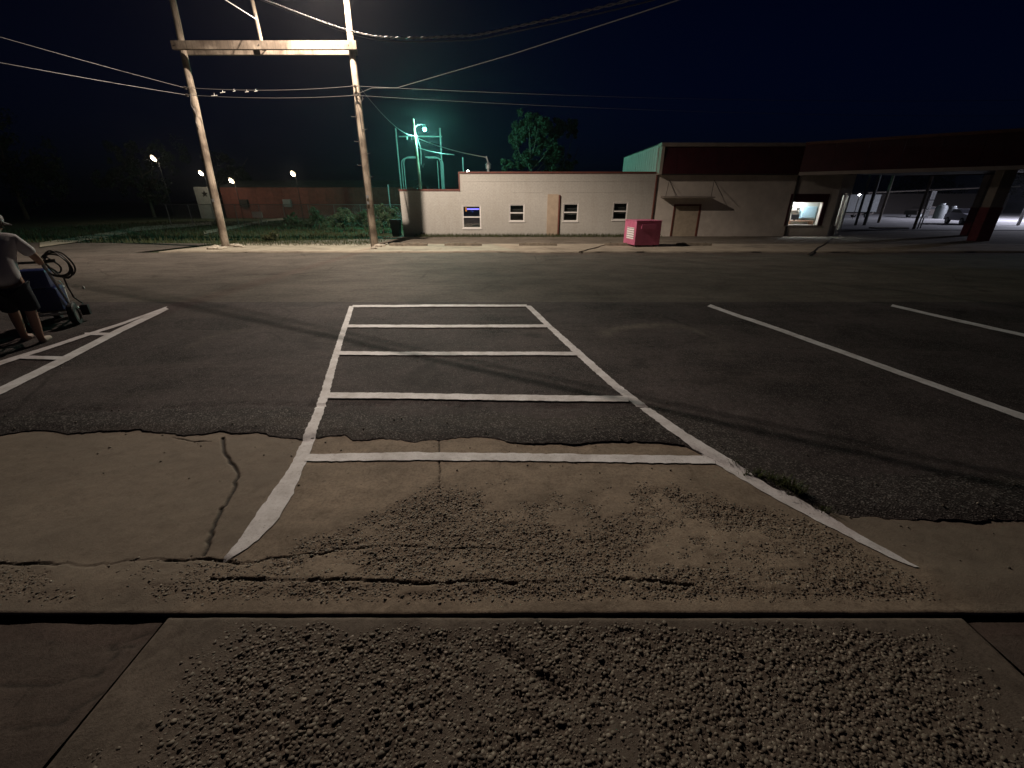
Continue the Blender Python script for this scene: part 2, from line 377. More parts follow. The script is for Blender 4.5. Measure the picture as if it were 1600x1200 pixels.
def vnoise(x, y):
    xi = np.floor(x).astype(int); yi = np.floor(y).astype(int); fx = x-xi; fy = y-yi
    fx = fx*fx*(3-2*fx); fy = fy*fy*(3-2*fy); P = _perm
    a = P[xi % 256, yi % 256]; b = P[(xi+1) % 256, yi % 256]; c = P[xi % 256, (yi+1) % 256]; d = P[(xi+1) % 256, (yi+1) % 256]
    return (a*(1-fx)+b*fx)*(1-fy)+(c*(1-fx)+d*fx)*fy
def fbm(x, y, o=5, g=.55):
    s = 0; a = 1; t = 0
    for i in range(o):
        s = s+a*vnoise(x*2**i+17.3*i, y*2**i+5.1*i); t += a; a *= g
    return s/t
def sstep(a, b, x): 
    t = np.clip((x-a)/(b-a), 0, 1); return t*t*(3-2*t)
def seg_dist(x, y, pts):
    d = np.full(np.shape(x), 1e9)
    for (ax, ay), (bx, by) in zip(pts, pts[1:]):
        vx, vy = bx-ax, by-ay; L = vx*vx+vy*vy+1e-12
        t = np.clip(((x-ax)*vx+(y-ay)*vy)/L, 0, 1)
        d = np.minimum(d, np.hypot(x-ax-t*vx, y-ay-t*vy))
    return d
def jag(pts, amp, sub=6, seed=1):
    r = random.Random(seed); out = []
    for (a, b) in zip(pts, pts[1:]):
        for k in range(sub):
            t = k/sub; e = 0 if k == 0 else amp
            out.append((a[0]+(b[0]-a[0])*t+r.uniform(-e, e), a[1]+(b[1]-a[1])*t+r.uniform(-e, e)))
    out.append(pts[-1]); return out
def g2(pp): return [tuple(G(*p)[:2]) for p in pp]

# ================================================================== SETTING: ground
def gzv(y): return np.interp(y, [p[0] for p in PR], [p[1] for p in PR])
xs = np.unique(np.concatenate([np.linspace(-900, 900, 61), np.linspace(-60, 60, 61)])); ys = np.unique(np.concatenate([np.linspace(-40, 60, 81), np.linspace(60, 1500, 40)]))
X, Y = np.meshgrid(xs, ys); Zg = gzv(Y)-.06
kind(np_mesh('ground', np.stack([X.ravel(), Y.ravel(), Zg.ravel()], 1), grid_faces(len(xs), len(ys)), MT['grass_ground']), 'structure', 'dark grassy ground')

# ragged near edge of the asphalt overlay
edge_px = [(-900,705),(-400,694),(0,681),(60,672),(110,678),(150,675),(220,672),(280,680),(320,679),(350,673),(365,678),(400,676),(440,686),(480,688),(510,682),(540,679),(552,688),(600,686),(650,692),(680,688),(720,683),(770,686),(800,692),(900,694),(940,690),(1000,690),(1030,691),(1070,697),(1100,712),(1130,725),(1180,745),(1230,776),(1290,806),(1340,808),(1400,811),(1600,816),(2000,826),(2600,840)]
edge = g2(edge_px); ex = np.array([p[0] for p in edge]); ey = np.array([p[1] for p in edge])
def edge_y(x): return np.interp(x, ex, ey)+(fbm(x*9, x*0+3.3, 5, .65)-.5)*.07+(fbm(x*38, x*0+7.7, 3, .7)-.5)*.022
OV = .016                                       # thickness of the overlay
J_Y = G(800, 960).y                             # expansion joint
# cracks in the concrete
crack_main = jag(g2([(348,684),(352,710),(372,740),(362,772),(345,800),(330,830),(318,868)]), .010, 5, 3)
crack_b = jag(g2([(270,683),(300,690),(330,690)]), .006, 5, 4)
crack_h = jag(g2([(-150,882),(60,880),(150,884),(220,876),(330,874),(390,880)]), .012, 6, 5)
crack_h2 = jag(g2([(330,905),(440,908),(560,905),(650,912),(760,907),(860,913),(940,903),(1020,908),(1085,914)]), .010, 7, 6)
crack_c = jag(g2([(686,690),(688,735),(686,770)]), .006, 5, 7)
crack_d = jag(g2([(380,880),(430,872),(600,852),(800,858)]), .012, 7, 8)
line_l = g2([(548,480),(527,550),(507,620),(480,690),(446,760),(421,800),(385,845),(350,872)])
line_r = g2([(825,480),(857,510),(904,553),(956,600),(1007,640),(1063,680),(1124,717),(1192,760),(1270,800),(1341,840),(1400,870),(1434,886)])
def expo_apron(x, y):
    """where the cement skin has worn off and the aggregate shows"""
    yb = np.interp(x, [-1.4,-1.0,-.55,-.2,.15,.35,.55,.8,1.2,1.7,2.2], [1.55,1.8,2.12,2.24,2.2,2.0,2.12,2.25,2.18,1.9,1.7])
    m = sstep(.10, -.10, y-yb+(fbm(x*5, y*5+9, 5)-.5)*.36)
    m *= sstep(-1.65, -1.15, x+(fbm(x*4+3, y*4, 4)-.5)*.5)*sstep(2.15, 1.7, x)
    patches = sstep(.36, .64, fbm(x*2.3+40, y*3.4+11, 6, .68)+.03)
    m = m*patches
    m *= sstep(0, .06, y-J_Y-.05)
    m *= sstep(.05, .13, np.minimum(seg_dist(x, y, line_l), seg_dist(x, y, line_r)))
    m = np.maximum(m, .5*sstep(1.66, 1.56, y+(fbm(x*5+2, y*5, 4)-.5)*.1)*sstep(-4.5, -2.5, x)*sstep(-.9, -1.5, x)*sstep(.04, .1, y-J_Y)*sstep(.38, .6, fbm(x*3.3, y*5+60, 6, .7)))
    return np.clip(m, 0, 1)
def crack_apron(x, y):
    k = np.zeros(np.shape(x))
    for c, w in ((crack_main, .012), (crack_b, .007), (crack_h, .0075), (crack_h2, .0085), (crack_c, .004), (crack_d, .005)):
        k = np.maximum(k, sstep(1.0, .35, seg_dist(x, y, c)/w*(.55+1.3*fbm(x*9, y*9, 3)**2))*(1 if c is crack_main else .30+.70*sstep(.40, .56, fbm(x*4.1+c[0][1]*9, y*4.1, 5))))
    return k
def h_apron(x, y):
    e = expo_apron(x, y)
    h = (fbm(x*1.5, y*1.5)-.5)*.022+(fbm(x*14, y*14)-.5)*.004
    h = h-e*(.003+.010*(fbm(x*45+7, y*45, 3)-.3)+.007*(fbm(x*75+3, y*75, 2)-.5))
    k = crack_apron(x, y); h = h-k*.014
    d = y-J_Y; h = h-.008*np.clip(1-d/.016, 0, 1)**2                  # worn round lip at the joint
    h = h+.006*sstep(0.15, 0, np.abs(y-J_Y-.17))                     # slight hump behind the joint
    return h
xs = np.unique(np.round(np.concatenate([np.arange(-6.5, -3.4, .03), np.arange(-3.4, 3.4, .0075), np.arange(3.4, 6.51, .03)]), 4)); ys = np.arange(J_Y, 3.35, .0075)
X, Y = np.meshgrid(xs, ys); 
_ll = np.array(line_l)[::-1]; _lr = np.array(line_r)[::-1]
# mostly lens-edge darkening painted in either side of the bay, partly darker concrete
painted_falloff = .62*np.maximum(sstep(.04, -.10, X-np.interp(Y, _ll[:, 1], _ll[:, 0])+(fbm(X*3, Y*3, 5)-.5)*.12), sstep(-.03, .10, X-np.interp(Y, _lr[:, 1], _lr[:, 0])+(fbm(X*3, Y*3+9, 5)-.5)*.12))*(.7+.5*fbm(X*2, Y*2+30, 5))
painted_falloff = np.clip(painted_falloff, 0, 1)
Z = h_apron(X, Y); under = sstep(0, .05, Y-edge_y(X)); Z = Z-.012*under
kind(np_mesh('concrete_apron', np.stack([X.ravel(), Y.ravel(), Z.ravel()], 1), grid_faces(len(xs), len(ys)), MT['apron'], attrs={'painted_falloff': painted_falloff, 'expo': expo_apron(X, Y).ravel(), 'crack': crack_apron(X, Y).ravel()}), 'structure', 'worn tan concrete apron with exposed gravel and cracks')
apron = bpy.data.objects['concrete_apron']
mb = MB(); mb.box(-6.5, 6.5, J_Y+.002, J_Y+.01, -.2, -.035); mb.build('joint_face', MT['slab_dark'], apron)
# sidewalk slab
SX0, SX1 = G(262, 965).x, G(1505, 965).x
crack_s = jag(g2([(835,960),(850,985),(870,1000)]), .006, 4, 9)
crack_s2 = jag(g2([(780,1015),(820,1040),(860,1070),(885,1092)]), .012, 6, 10)
def expo_slab(x, y):
    m = sstep(SX0+.12, SX0+.55, x+(fbm(x*4, y*4, 4)-.5)*.5)*sstep(SX1-.05, SX1-.5, x+(fbm(x*4+9, y*4, 4)-.5)*.4)
    m *= sstep(J_Y-.03, J_Y-.13, y+(fbm(x*6, y*6+4, 4)-.5)*.16)
    m *= .15+.85*sstep(.34, .62, fbm(x*3+80, y*3+31, 6, .68)+.05)
    return np.clip(m, 0, 1)
def crack_slab(x, y):
    k = np.zeros(np.shape(x))
    for c, w in ((crack_s, .006), (crack_s2, .005)): k = np.maximum(k, sstep(1.0, .3, seg_dist(x, y, c)/w*(.7+.8*fbm(x*30, y*30, 2))))
    return k
def h_slab(x, y):
    e = expo_slab(x, y)
    h = (fbm(x*1.7+50, y*1.7)-.5)*.018+(fbm(x*16, y*16)-.5)*.004-e*(.003+.012*(fbm(x*42+7, y*42, 3)-.3)+.008*(fbm(x*66+3, y*66, 2)-.5))-crack_slab(x, y)*.008-.014*sstep(.06, 0, seg_dist(x, y, crack_s2))
    b = np.minimum(np.minimum(x-SX0, SX1-x), J_Y-.012-y)
    return h-.012*np.clip(1-b/.02, 0, 1)**2+.004
xs = np.arange(SX0, SX1+.001, .009); ys = np.arange(-.4, J_Y-.011, .009)
X, Y = np.meshgrid(xs, ys)
o = kind(np_mesh('sidewalk', np.stack([X.ravel(), Y.ravel(), h_slab(X, Y).ravel()], 1), grid_faces(len(xs), len(ys)), MT['slab'], attrs={'expo': expo_slab(X, Y).ravel(), 'crack': crack_slab(X, Y).ravel()}), 'structure', 'sidewalk slab with exposed rounded gravel')
slab = o
MB().box(SX0, SX1, J_Y-.020, J_Y-.012, -.2, -.012).build('joint_face', MT['slab_dark'], slab)
for nm, xa, xb, dz in (('sidewalk', -7, SX0-.022, -.022), ('sidewalk', SX1+.018, 7, -.016)):
    xs = np.arange(xa, xb+.001, .02) if abs(xb-xa) < 12 else None
    xs = np.linspace(xa, xb, 260); ys = np.arange(-.4, J_Y-.02, .012); X, Y = np.meshgrid(xs, ys)
    ck = np.zeros(X.shape)
    if xa < 0:
        for c in (jag(g2([(262,975),(190,1000),(150,1050),(60,1068),(-80,1060)]), .01, 6, 11), jag(g2([(180,1065),(120,1100),(90,1125),(0,1135)]), .01, 6, 12), jag(g2([(200,970),(170,1010),(210,1005)]), .006, 5, 13)):
            ck = np.maximum(ck, .7*sstep(1, .3, seg_dist(X, Y, c)/.007))
    Z = dz+(fbm(X*2, Y*2)-.5)*.016+(fbm(X*18, Y*18)-.5)*.004-ck*.004
    kind(np_mesh(nm, np.stack([X.ravel(), Y.ravel(), Z.ravel()], 1), grid_faces(len(xs), len(ys)), MT['slab_dark'], attrs={'expo': ck*0, 'crack': ck.ravel()}), 'structure', 'dark sunken sidewalk panel beside the gravel slab')

# exposed aggregate: thousands of half-buried pebbles, as real stones
def pebble_mat():
    m, n, l, p = new_mat('aggregate_pebble')
    at = n.new('ShaderNodeAttribute'); at.attribute_name = 'tone'
    r = ramp(n, [(0, (.085,.068,.054)), (.35, (.145,.118,.09)), (.75, (.20,.165,.127)), (1, (.34,.29,.235))]); l.new(at.outputs['Fac'], r.inputs[0])
    t = noise(n, l, 90, 4, .7, geopos(n)); r2 = ramp(n, [(.3, (.6,.58,.56)), (.6, (1,1,1))]); l.new(t.outputs[0], r2.inputs[0])
    l.new(mixc(n, l, 1.0, r.outputs[0], r2.outputs[0], 'MULTIPLY'), p.inputs['Base Color']); p.inputs['Roughness'].default_value = .75; return m
MT['pebble'] = pebble_mat()
bm = bmesh.new(); bmesh.ops.create_icosphere(bm, subdivisions=2, radius=1); bm.verts.index_update()
IV = np.array([v.co[:] for v in bm.verts]); IF = np.array([[v.index for v in f.verts] for f in bm.faces]); bm.free()
def pebbles(name, parent, xr, yr, nmax, maskf, hf, smin, smax, lift):
    N = int(nmax); x = rng.uniform(*xr, N); y = rng.uniform(*yr, N)
    keep = rng.random(N) < maskf(x, y)**1.2; x = x[keep]; y = y[keep]
    s = smin+(smax-smin)*rng.random(len(x))**2.6
    order = np.argsort(-s); x = x[order]; y = y[order]; s = s[order]
    cell = smax*1.1; gr = {}; sel = []
    for i in range(len(x)):
        k = (int(x[i]//cell), int(y[i]//cell)); ok = True
        for a in (-1, 0, 1):
            for b in (-1, 0, 1):
                for j in gr.get((k[0]+a, k[1]+b), ()):
                    if (x[i]-x[j])**2+(y[i]-y[j])**2 < (.31*(s[i]+s[j]))**2: ok = False; break
                if not ok: break
            if not ok: break
        if ok: gr.setdefault(k, []).append(i); sel.append(i)
    x = x[sel]; y = y[sel]; s = s[sel]; n = len(x); h = hf(x, y)
    nv = len(IV); sc = np.stack([s*.5*rng.uniform(.75, 1.35, n), s*.5*rng.uniform(.7, 1.1, n), s*.5*rng.uniform(.28, .46, n)], 1)
    P = IV[None]*(1+.42*(rng.random((n, nv, 1))-.5))*sc[:, None, :]
    a = rng.uniform(0, 6.28, n); t = rng.normal(0, .35, n)
    ca, sa, ct, st = np.cos(a), np.sin(a), np.cos(t), np.sin(t)
    p0 = P[:, :, 0]; p1 = P[:, :, 1]*ct[:, None]-P[:, :, 2]*st[:, None]; p2 = P[:, :, 1]*st[:, None]+P[:, :, 2]*ct[:, None]
    V = np.stack([p0*ca[:, None]-p1*sa[:, None]+x[:, None], p0*sa[:, None]+p1*ca[:, None]+y[:, None], p2+(h+s*rng.uniform(lift-.10, lift+.05, n))[:, None]], 2).reshape(-1, 3)
    Fq = (IF[None]+(np.arange(n)*nv)[:, None, None]).reshape(-1, 3)
    tone = np.repeat(np.clip(rng.normal(.45, .24, n), 0, 1), nv)
    o = np_mesh(name, V, Fq, MT['pebble'], parent, False, {'tone': tone}); o['kind'] = 'stuff'; return n
bm = bmesh.new(); bmesh.ops.create_icosphere(bm, subdivisions=1, radius=1); bm.verts.index_update()
IV1 = np.array([v.co[:] for v in bm.verts]); IF1 = np.array([[v.index for v in f.verts] for f in bm.faces]); bm.free()
IV, IF = IV1, IF1
pebbles('exposed_gravel', slab, (SX0, SX1), (.1, J_Y-.04), 260000, expo_slab, h_slab, .0055, .026, -.065)
pebbles('exposed_gravel', apron, (-4.0, 2.3), (J_Y+.02, 2.5), 300000, expo_apron, h_apron, .005, .021, -.055)

# asphalt overlay of the parking bays
xs = np.unique(np.round(np.concatenate([np.arange(-70, -7, 1.5), np.arange(-7, 7, .02), np.arange(7, 71, 1.5)]), 4)); nr = 70
T = np.linspace(0, 1, nr)**1.7
E0 = edge_y(xs); X = np.tile(xs, (nr, 1)); Y = E0[None]+(7.6-E0[None])*T[:, None]
def h_asphalt(x, y):
    d = y-edge_y(x)
    h = OV*(.35+.65*sstep(0, .10, d))+(fbm(x*.9+20, y*.9)-.5)*.02*sstep(0, .3, d)+(fbm(x*6, y*6)-.5)*.005
    k = seg_dist(x, y, crack_road)
    return h-.014*sstep(1, .3, k/.02)
crack_road = jag(g2([(-50,650),(250,640),(400,632),(480,636),(640,634),(800,640),(900,638),(1080,640),(1180,640),(1250,632)]), .02, 8, 14)
Z = h_asphalt(X, Y)*sstep(7.6, 7.3, Y)
Vt = np.stack([X.ravel(), Y.ravel(), Z.ravel()], 1); Fq = grid_faces(len(xs), nr)
skirt = np.stack([xs, E0+.004, np.full(len(xs), -.04)], 1); n0 = len(Vt); i = np.arange(len(xs)-1)
Fs = np.stack([n0+i, n0+i+1, i+1, i], 1)
arc = g2([(945,524),(952,519),(970,514),(1000,510.5),(1030,509),(1060,510),(1085,515),(1105,524)]); arc2 = g2([(1105,524),(1120,535),(1125,550)])
arc3 = g2([(300,545),(320,532),(345,524),(370,520)])
scf = sstep(.16, .0, seg_dist(X, Y, arc))*.5+sstep(.3, 0, seg_dist(X, Y, arc2))*.15+sstep(.15, 0, seg_dist(X, Y, arc3))*.22
scf = scf*np.clip(fbm(X*4, Y*7, 5, .7)*2.6-.75, 0, 1)
parking = kind(np_mesh('parking_asphalt', np.concatenate([Vt, skirt]), np.concatenate([Fq, Fs]), MT['asphalt'], attrs={'scuff': np.concatenate([scf.ravel(), np.zeros(len(xs))])}), 'structure', 'dark patched asphalt of the parking bays')
# older, coarser strip along the broken edge (0.45 m wide)
xs2 = np.arange(-6.5, 6.5, .02); y0 = edge_y(xs2)+.012; w2 = np.interp(xs2, [-6.5,-3.5,-1.6,0,1,1.5,1.75,2.2,6.5], [.30,.30,.42,.40,.38,.75,.80,.4,.35])+(fbm(xs2*4, xs2*0+8, 4)-.5)*.25
Tn = np.linspace(0, 1, 14); X = np.tile(xs2, (14, 1)); Y = y0[None]+w2[None]*Tn[:, None]; Z = h_asphalt(X, Y)+.004*np.sin(np.pi*np.clip(Tn, .12, .88))[:, None]-.0005+(fbm(X*25, Y*25)-.5)*.004
kind(np_mesh('asphalt_edge_strip', np.stack([X.ravel(), Y.ravel(), Z.ravel()], 1), grid_faces(len(xs2), 14), MT['asphalt_old'], parking), 'structure')
# street
xs = np.linspace(-90, 90, 181); ys = np.linspace(7.6, 18.05, 40); X, Y = np.meshgrid(xs, ys); Z = gzv(Y)+(fbm(X*.5, Y*.5)-.5)*.03*sstep(7.6, 8.2, Y)
kind(np_mesh('street', np.stack([X.ravel(), Y.ravel(), Z.ravel()], 1), grid_faces(len(xs), len(ys)), MT['road']), 'structure', 'grey asphalt street between parking bays and the white building')
# side street at the left
xs = np.linspace(-90, -15.5, 60); ys = np.linspace(18.0, 23.6, 12); X, Y = np.meshgrid(xs, ys); Y = Y+(Y-18)/5.6*np.clip(-(X+22)*.06, -.6, 1.2)
kind(np_mesh('side_street', np.stack([X.ravel(), Y.ravel(), (gzv(Y)+.004).ravel()], 1), grid_faces(len(xs), len(ys)), MT['road']), 'structure', 'street corner turning away behind the poles')
# concrete strip and lot across the street
def sheet(name, poly, mat, dz, label, step=.5, amp=.01, parent=None, k='structure'):
    """poly: front edge and back edge as x -> y lists"""
    (fx, fy), (bx, by) = poly; xs = np.arange(min(fx), max(fx)+.01, step); ny = max(3, int((max(by)-min(fy))/step))
    T = np.linspace(0, 1, ny); a = np.interp(xs, fx, fy); b = np.interp(xs, bx, by)
    X = np.tile(xs, (ny, 1)); Y = a[None]+(b-a)[None]*T[:, None]; Z = gzv(Y)+dz+(fbm(X*1.3, Y*1.3)-.5)*amp
    Vt = np.stack([X.ravel(), Y.ravel(), Z.ravel()], 1); Fq = grid_faces(len(xs), ny); n0 = len(Vt); i = np.arange(len(xs)-1)
    sk = np.stack([xs, a+.001, gzv(a)-.05], 1)
    o = np_mesh(name, np.concatenate([Vt, sk]), np.concatenate([Fq, np.stack([n0+i, n0+i+1, i+1, i], 1)]), mat, parent)
    return kind(o, k, label)
xe = np.arange(-14.5, 45, .4); fy = 18.05+(fbm(xe*.7, xe*0, 4)-.5)*.5
sheet('concrete_strip', ((list(xe), list(fy)), ([-14.5, 45], [22.4, 22.4])), MT['strip'], .045, 'pale concrete strip along the far side of the street', .4, .02)
sheet('lot', (([-14.5, -7.2, 40], [22.38, 22.38, 22.38]), ([-14.5, -9, -7.2, 40], [24, 26, 29.3, 45])), MT['lot'], .03, 'dusty gravel lot in front of the white building', .5, .03)
sheet('far_lot', (([21.5, 30, 90], [36, 35, 33]), ([21.5, 90], [85, 85])), MT['far_lot'], .045, 'pale concrete lot beyond the canopy', 1.0, .02)
# dirty gutter and driveway cut in the strip
for a, b in (((905,396),(945,385)), ((1262,400),(1300,374))):
    pts = jag(g2([a, b]), .05, 6, 21); m = MB(); m.tube([(x, y, gz(y)+.052) for x, y in pts], .03, 5); m.build('joint_filler', MT['dirt'], bpy.data.objects['concrete_strip'])
# lit footpath at the left
def ribbon_px(name, pairs, mat, dz, label, k='structure'):
    m = MB(); vs = []
    for (x0, y0), (x1, y1) in pairs: vs += [G(x0, y0, dz), G(x1, y1, dz)]
    m.add(vs, [(2*i, 2*i+1, 2*i+3, 2*i+2) for i in range(len(pairs)-1)])
    m.add([v+Vector((0,0,-.1)) for v in vs], [(2*i+1, 2*i, 2*i+2, 2*i+3) for i in range(len(pairs)-1)])
    return kind(m.build(name, mat), k, label)
ribbon_px('footpath', [((62,379),(62,386)),((114,371),(114,379)),((168,363),(168,370)),((215,354),(215,361)),((270,350.5),(270,356)),((330,347),(330,351))], MT['curb'], .05, 'pale footpath curving away past the left pole')
ribbon_px('footpath', [((318,361),(318,366)),((366,352),(366,357)),((414,343.5),(414,347)),((475,336.5),(475,339.5)),((530,329.5),(530,332))], MT['curb'], .05, 'thin pale path running back beside the shrubs')

# ------------------------------------------------------------------ painted lines
def top_z(x, y):
    x = np.asarray(x, float); y = np.asarray(y, float)
    a = h_apron(x, y); s = h_asphalt(x, y)*sstep(7.6, 7.3, y)+.005
    w = sstep(-.004, .02, y-edge_y(x)); return a*(1-w)+np.maximum(s, a)*w
def paint(rows, n_across=5, rag=.006, dz=.0045, sub=None, seed=0):
    """rows: ((xl,yl),(xr,yr)) photo points of the two rims of a line"""
    W2 = [(np.array(G(*a, .012)[:2]), np.array(G(*b, .012)[:2])) for a, b in rows]; rr = random.Random(seed); P = []
    for (a, b), (c, d) in zip(W2, W2[1:]):
        L = np.linalg.norm((c+d-a-b)/2); k = max(2, int(L/.03))
        for t in range(k): P.append((a+(c-a)*t/k, b+(d-b)*t/k))
    P.append(W2[-1]); V = []; F = []
    for i, (a, b) in enumerate(P):
        d = (b-a)/(np.linalg.norm(b-a)+1e-9); a = a-d*rr.uniform(-rag, rag); b = b+d*rr.uniform(-rag, rag)
        for q in range(n_across):
            p = a+(b-a)*q/(n_across-1); V.append((p[0], p[1]))
    V = np.array(V); z = top_z(V[:, 0], V[:, 1])+dz
    Fq = grid_faces(n_across, len(P)); return np_mesh('painted_line', np.column_stack([V, z]), Fq, MT['paint'], parking)
def hrow(ys): return [((xl, y), (xr, y)) for y, xl, xr in ys]
paint(hrow([(479,546,553.5),(520,532,541),(550,522,532),(585,511,523),(620,500,514),(655,487,503),(690,471,490),(720,457,479),(745,441,468),(770,424,458),(800,402,441),(820,389,425),(838,376,408),(846,370,398),(862,356,374),(874,346,351)]), 7, .005, seed=1)
paint(hrow([(478.5,820,829.5),(510,852,862),(553,896.5,911),(600,948,964),(640,998,1016),(680,1052,1075),(717,1110,1136),(760,1180,1207),(800,1254,1287),(840,1330,1353),(870,1390,1408),(886,1431,1437)]), 6, .006, seed=2)
def rung(a, b, h, n=6, sd=0, bow=0):
    rows = []
    for i in range(n+1):
        t = i/n; x = a[0]+(b[0]-a[0])*t; y = a[1]+(b[1]-a[1])*t+bow*math.sin(math.pi*t); hh = h[0]+(h[1]-h[0])*t
        rows.append(((x, y-hh/2), (x, y+hh/2)))
    paint(rows, 5, .005, dz=.007, seed=sd)
rung((551,479.5),(823,478.5),(3.4,3.2), sd=3)
rung((540,511),(856,510.5),(4.4,4.2), sd=4)
rung((526,553.5),(903,554),(5.5,5.2), sd=5)
rung((510,619.5),(982,625.5),(9,9), 8, 6)
rung((475,714),(1118,717),(12,12), 10, 7, -3)
# striped triangle by the line painter and the plain bay lines at the right
paint([((258,480.5),(264,484)),((190,512.5),(196,518)),((100,557.5),(108,564)),((40,587),(48,594.5)),((-40,626),(-30,635)),((-160,686),(-146,698))], 5, .004, seed=8)
paint([((262,479.5),(258,483.5)),((180,509),(178,514)),((90,537.5),(88,543)),((0,566),(0,573)),((-120,604),(-118,612)),((-260,648),(-258,657))], 5, .004, dz=.006, seed=9)
rung((133,523.5),(177,524),(4,4), 3, 10); rung((28,559.5),(100,561),(5,5), 3, 11)
paint([((1105,479.5),(1110,476.5)),((1200,513.5),(1205,509.5)),((1300,549.5),(1306,545)),((1400,586),(1407,581)),((1500,621.5),(1508,616)),((1600,658),(1609,651)),((1800,731),(1812,722))], 5, .004, seed=12)
paint([((1391,480),(1394,477)),((1500,504.8),(1503,501.3)),((1600,527.5),(1604,523.5)),((1900,596),(1906,590))], 4, .004, seed=13)

# ================================================================== UTILITY POLE FRAME with street lamp
PY = 20.7
PC = G(581, 388); PL = G(354, 386)
def wavy(a, b, n, amp, seed):
    r = random.Random(seed); a = Vector(a); b = Vector(b)
    return [a+(b-a)*(i/n)+Vector((r.uniform(-amp, amp), r.uniform(-amp, amp), 0)) for i in range(n+1)]
uf = thing('utility_pole_frame', 'two wooden utility poles joined by a timber beam carrying the street lamp', 'utility pole', (PC.x, PC.y, gz(PC.y)))
PCX, PCY, PLX, PLY = PC.x, 20.7, PL.x, 20.9
def pole_pts(x0, y0, x1, top): return wavy((x0, y0, gz(y0)-.3), (x1, y0, top), 14, .012, int(x0*10))
MB().tube(pole_pts(PCX, PCY, PCX+.12, 11.0), [.175-.0055*i for i in range(15)], 14).build('pole', MT['wood'], uf, True)
MB().tube(pole_pts(PLX, PLY, PLX+.55, 11.6), [.175-.0055*i for i in range(15)], 14).build('pole', MT['wood'], uf, True)
BZ = 7.22
MB().bevbox(PLX+.26, PCX+.36, PCY-.34, PCY-.20, BZ-.14, BZ+.14, .012).build('crossbeam', MT['beam_wood'], uf)
MB().bevbox(PLX+.26, PCX+.18, PCY+.22, PCY+.36, BZ-.17, BZ+.11, .012).build('crossbeam', MT['beam_wood'], uf)
sx = AT(405, 66, PCY-.27).x
MB().tube([(sx, PCY-.05, BZ-.1), (sx-.1, PCY-.05, 9.6)], .07, 10).build('upright_post', MT['wood'], uf, True)
for x in (PCX+.05, PLX+.42, sx): MB().tube([(x, PCY-.37, BZ), (x, PCY+.38, BZ)], .018, 8).build('bolt', MT['dark_metal'], uf)
for x_, y_, z_ in ((PCX+.0, PCY-.19, 1.5), (PCX+.01, PCY-.19, 1.75), (PLX+.09, PLY-.19, 1.6)):
    MB().bevbox(x_-.05, x_+.05, y_-.004, y_+.012, z_, z_+.12, .003).build('pole_tag', MT['pipe'], uf)
for i in range(6):
    s_ = -1 if i % 2 else 1; z_ = 2.6+i*.45
    MB().tube([(PCX+.02+.0*i, PCY-.1, z_), (PCX+.02+s_*.02, PCY-.1, z_), (PCX+.03+s_*.30, PCY-.1, z_+.01), (PCX+.03+s_*.31, PCY-.1, z_+.05)], .010, 6).build('step_bolt', MT['dark_metal'], uf)
# conduit and ground wire on the centre pole
MB().tube([(PCX-.10+.04*i/8, PCY-.165+.004*i, gz(PCY)+.02+i*.72) for i in range(9)], .012, 6).build('ground_wire', MT['dark_metal'], uf)
for x, zz in ((PCX+.07, 5.9), (PCX+.06, 5.58), (PLX+.28, 5.85), (PLX+.27, 5.6)):
    m = MB(); m.box(x-.03, x+.03, PCY-.24, PCY-.12, zz-.05, zz+.05); m.tube([(x-.14, PCY-.24, zz), (x+.14, PCY-.24, zz)], .022, 7); m.build('cable_clamp', MT['dark_metal'], uf)
# steel strap and hanging tails below the clamps
m = MB(); m.tube([(PCX+.02, PCY-.18, 5.6), (PCX+.10, PCY-.17, 5.0), (PCX+.12, PCY-.17, 4.3)], .012, 6); m.tube([(PCX+.06, PCY-.18, 5.5), (PCX+.16, PCY-.2, 5.45), (PCX+.26, PCY-.2, 5.38), (PCX+.34, PCY-.2, 5.47), (PCX+.30, PCY-.2, 5.55)], .011, 6)
m.build('cable_tail', MT['cable'], uf)
m = MB(); m.tube([(PLX+.30, PLY-.165, 5.7), (PLX+.20, PLY-.17, 5.3), (PLX+.33, PLY-.165, 5.0), (PLX+.22, PLY-.17, 4.7), (PLX+.31, PLY-.165, 4.5)], .013, 6); m.build('cable_tail', MT['cable'], uf)
# lamp arm and cobra head
LMP = Vector((PCX+.02, 18.3, 9.75))
m = MB(); m.tube([(PCX+.10, PCY-.1, 9.15), (PCX+.09, PCY-.6, 9.6), (PCX+.06, 19.6, 9.93), (PCX+.03, 18.95, 10.0), (PCX+.02, 18.6, 9.98)], .03, 8); m.build('lamp_arm', MT['pipe'], uf, True)
m = MB(); m.lathe([(.02,-.36),(.09,-.34),(.14,-.2),(.17,.0),(.16,.18),(.11,.3),(.03,.34)], 14, Matrix.Translation((PCX+.02, 18.3, 9.97)) @ Matrix.Scale(.6, 4, (0,0,1)), 'y')
hd = m.build('lamp_head', MT['pipe'], uf, True)
m = MB(); m.lathe([(.0,-.09),(.06,-.08),(.10,-.045),(.115,0)], 14, Matrix.Translation((PCX+.02, 18.25, 9.88))); m.build('lens', EM('lamp_lens', (1,.86,.66), 120), hd, True)
lo = light('street_light', 'POINT', LMP, 18200, (1.0, .83, .69), uf, .055)
throw(lo, [(0,.0),(.14,.018),(.23,.075),(.3,.13),(.36,.25),(.43,.52),(.52,.80),(1,.55)], (.358, -.934, [(-1,.9),(-.2,.85),(.45,.42),(.85,.25),(.955,.29),(.985,.50),(1,.82)]))

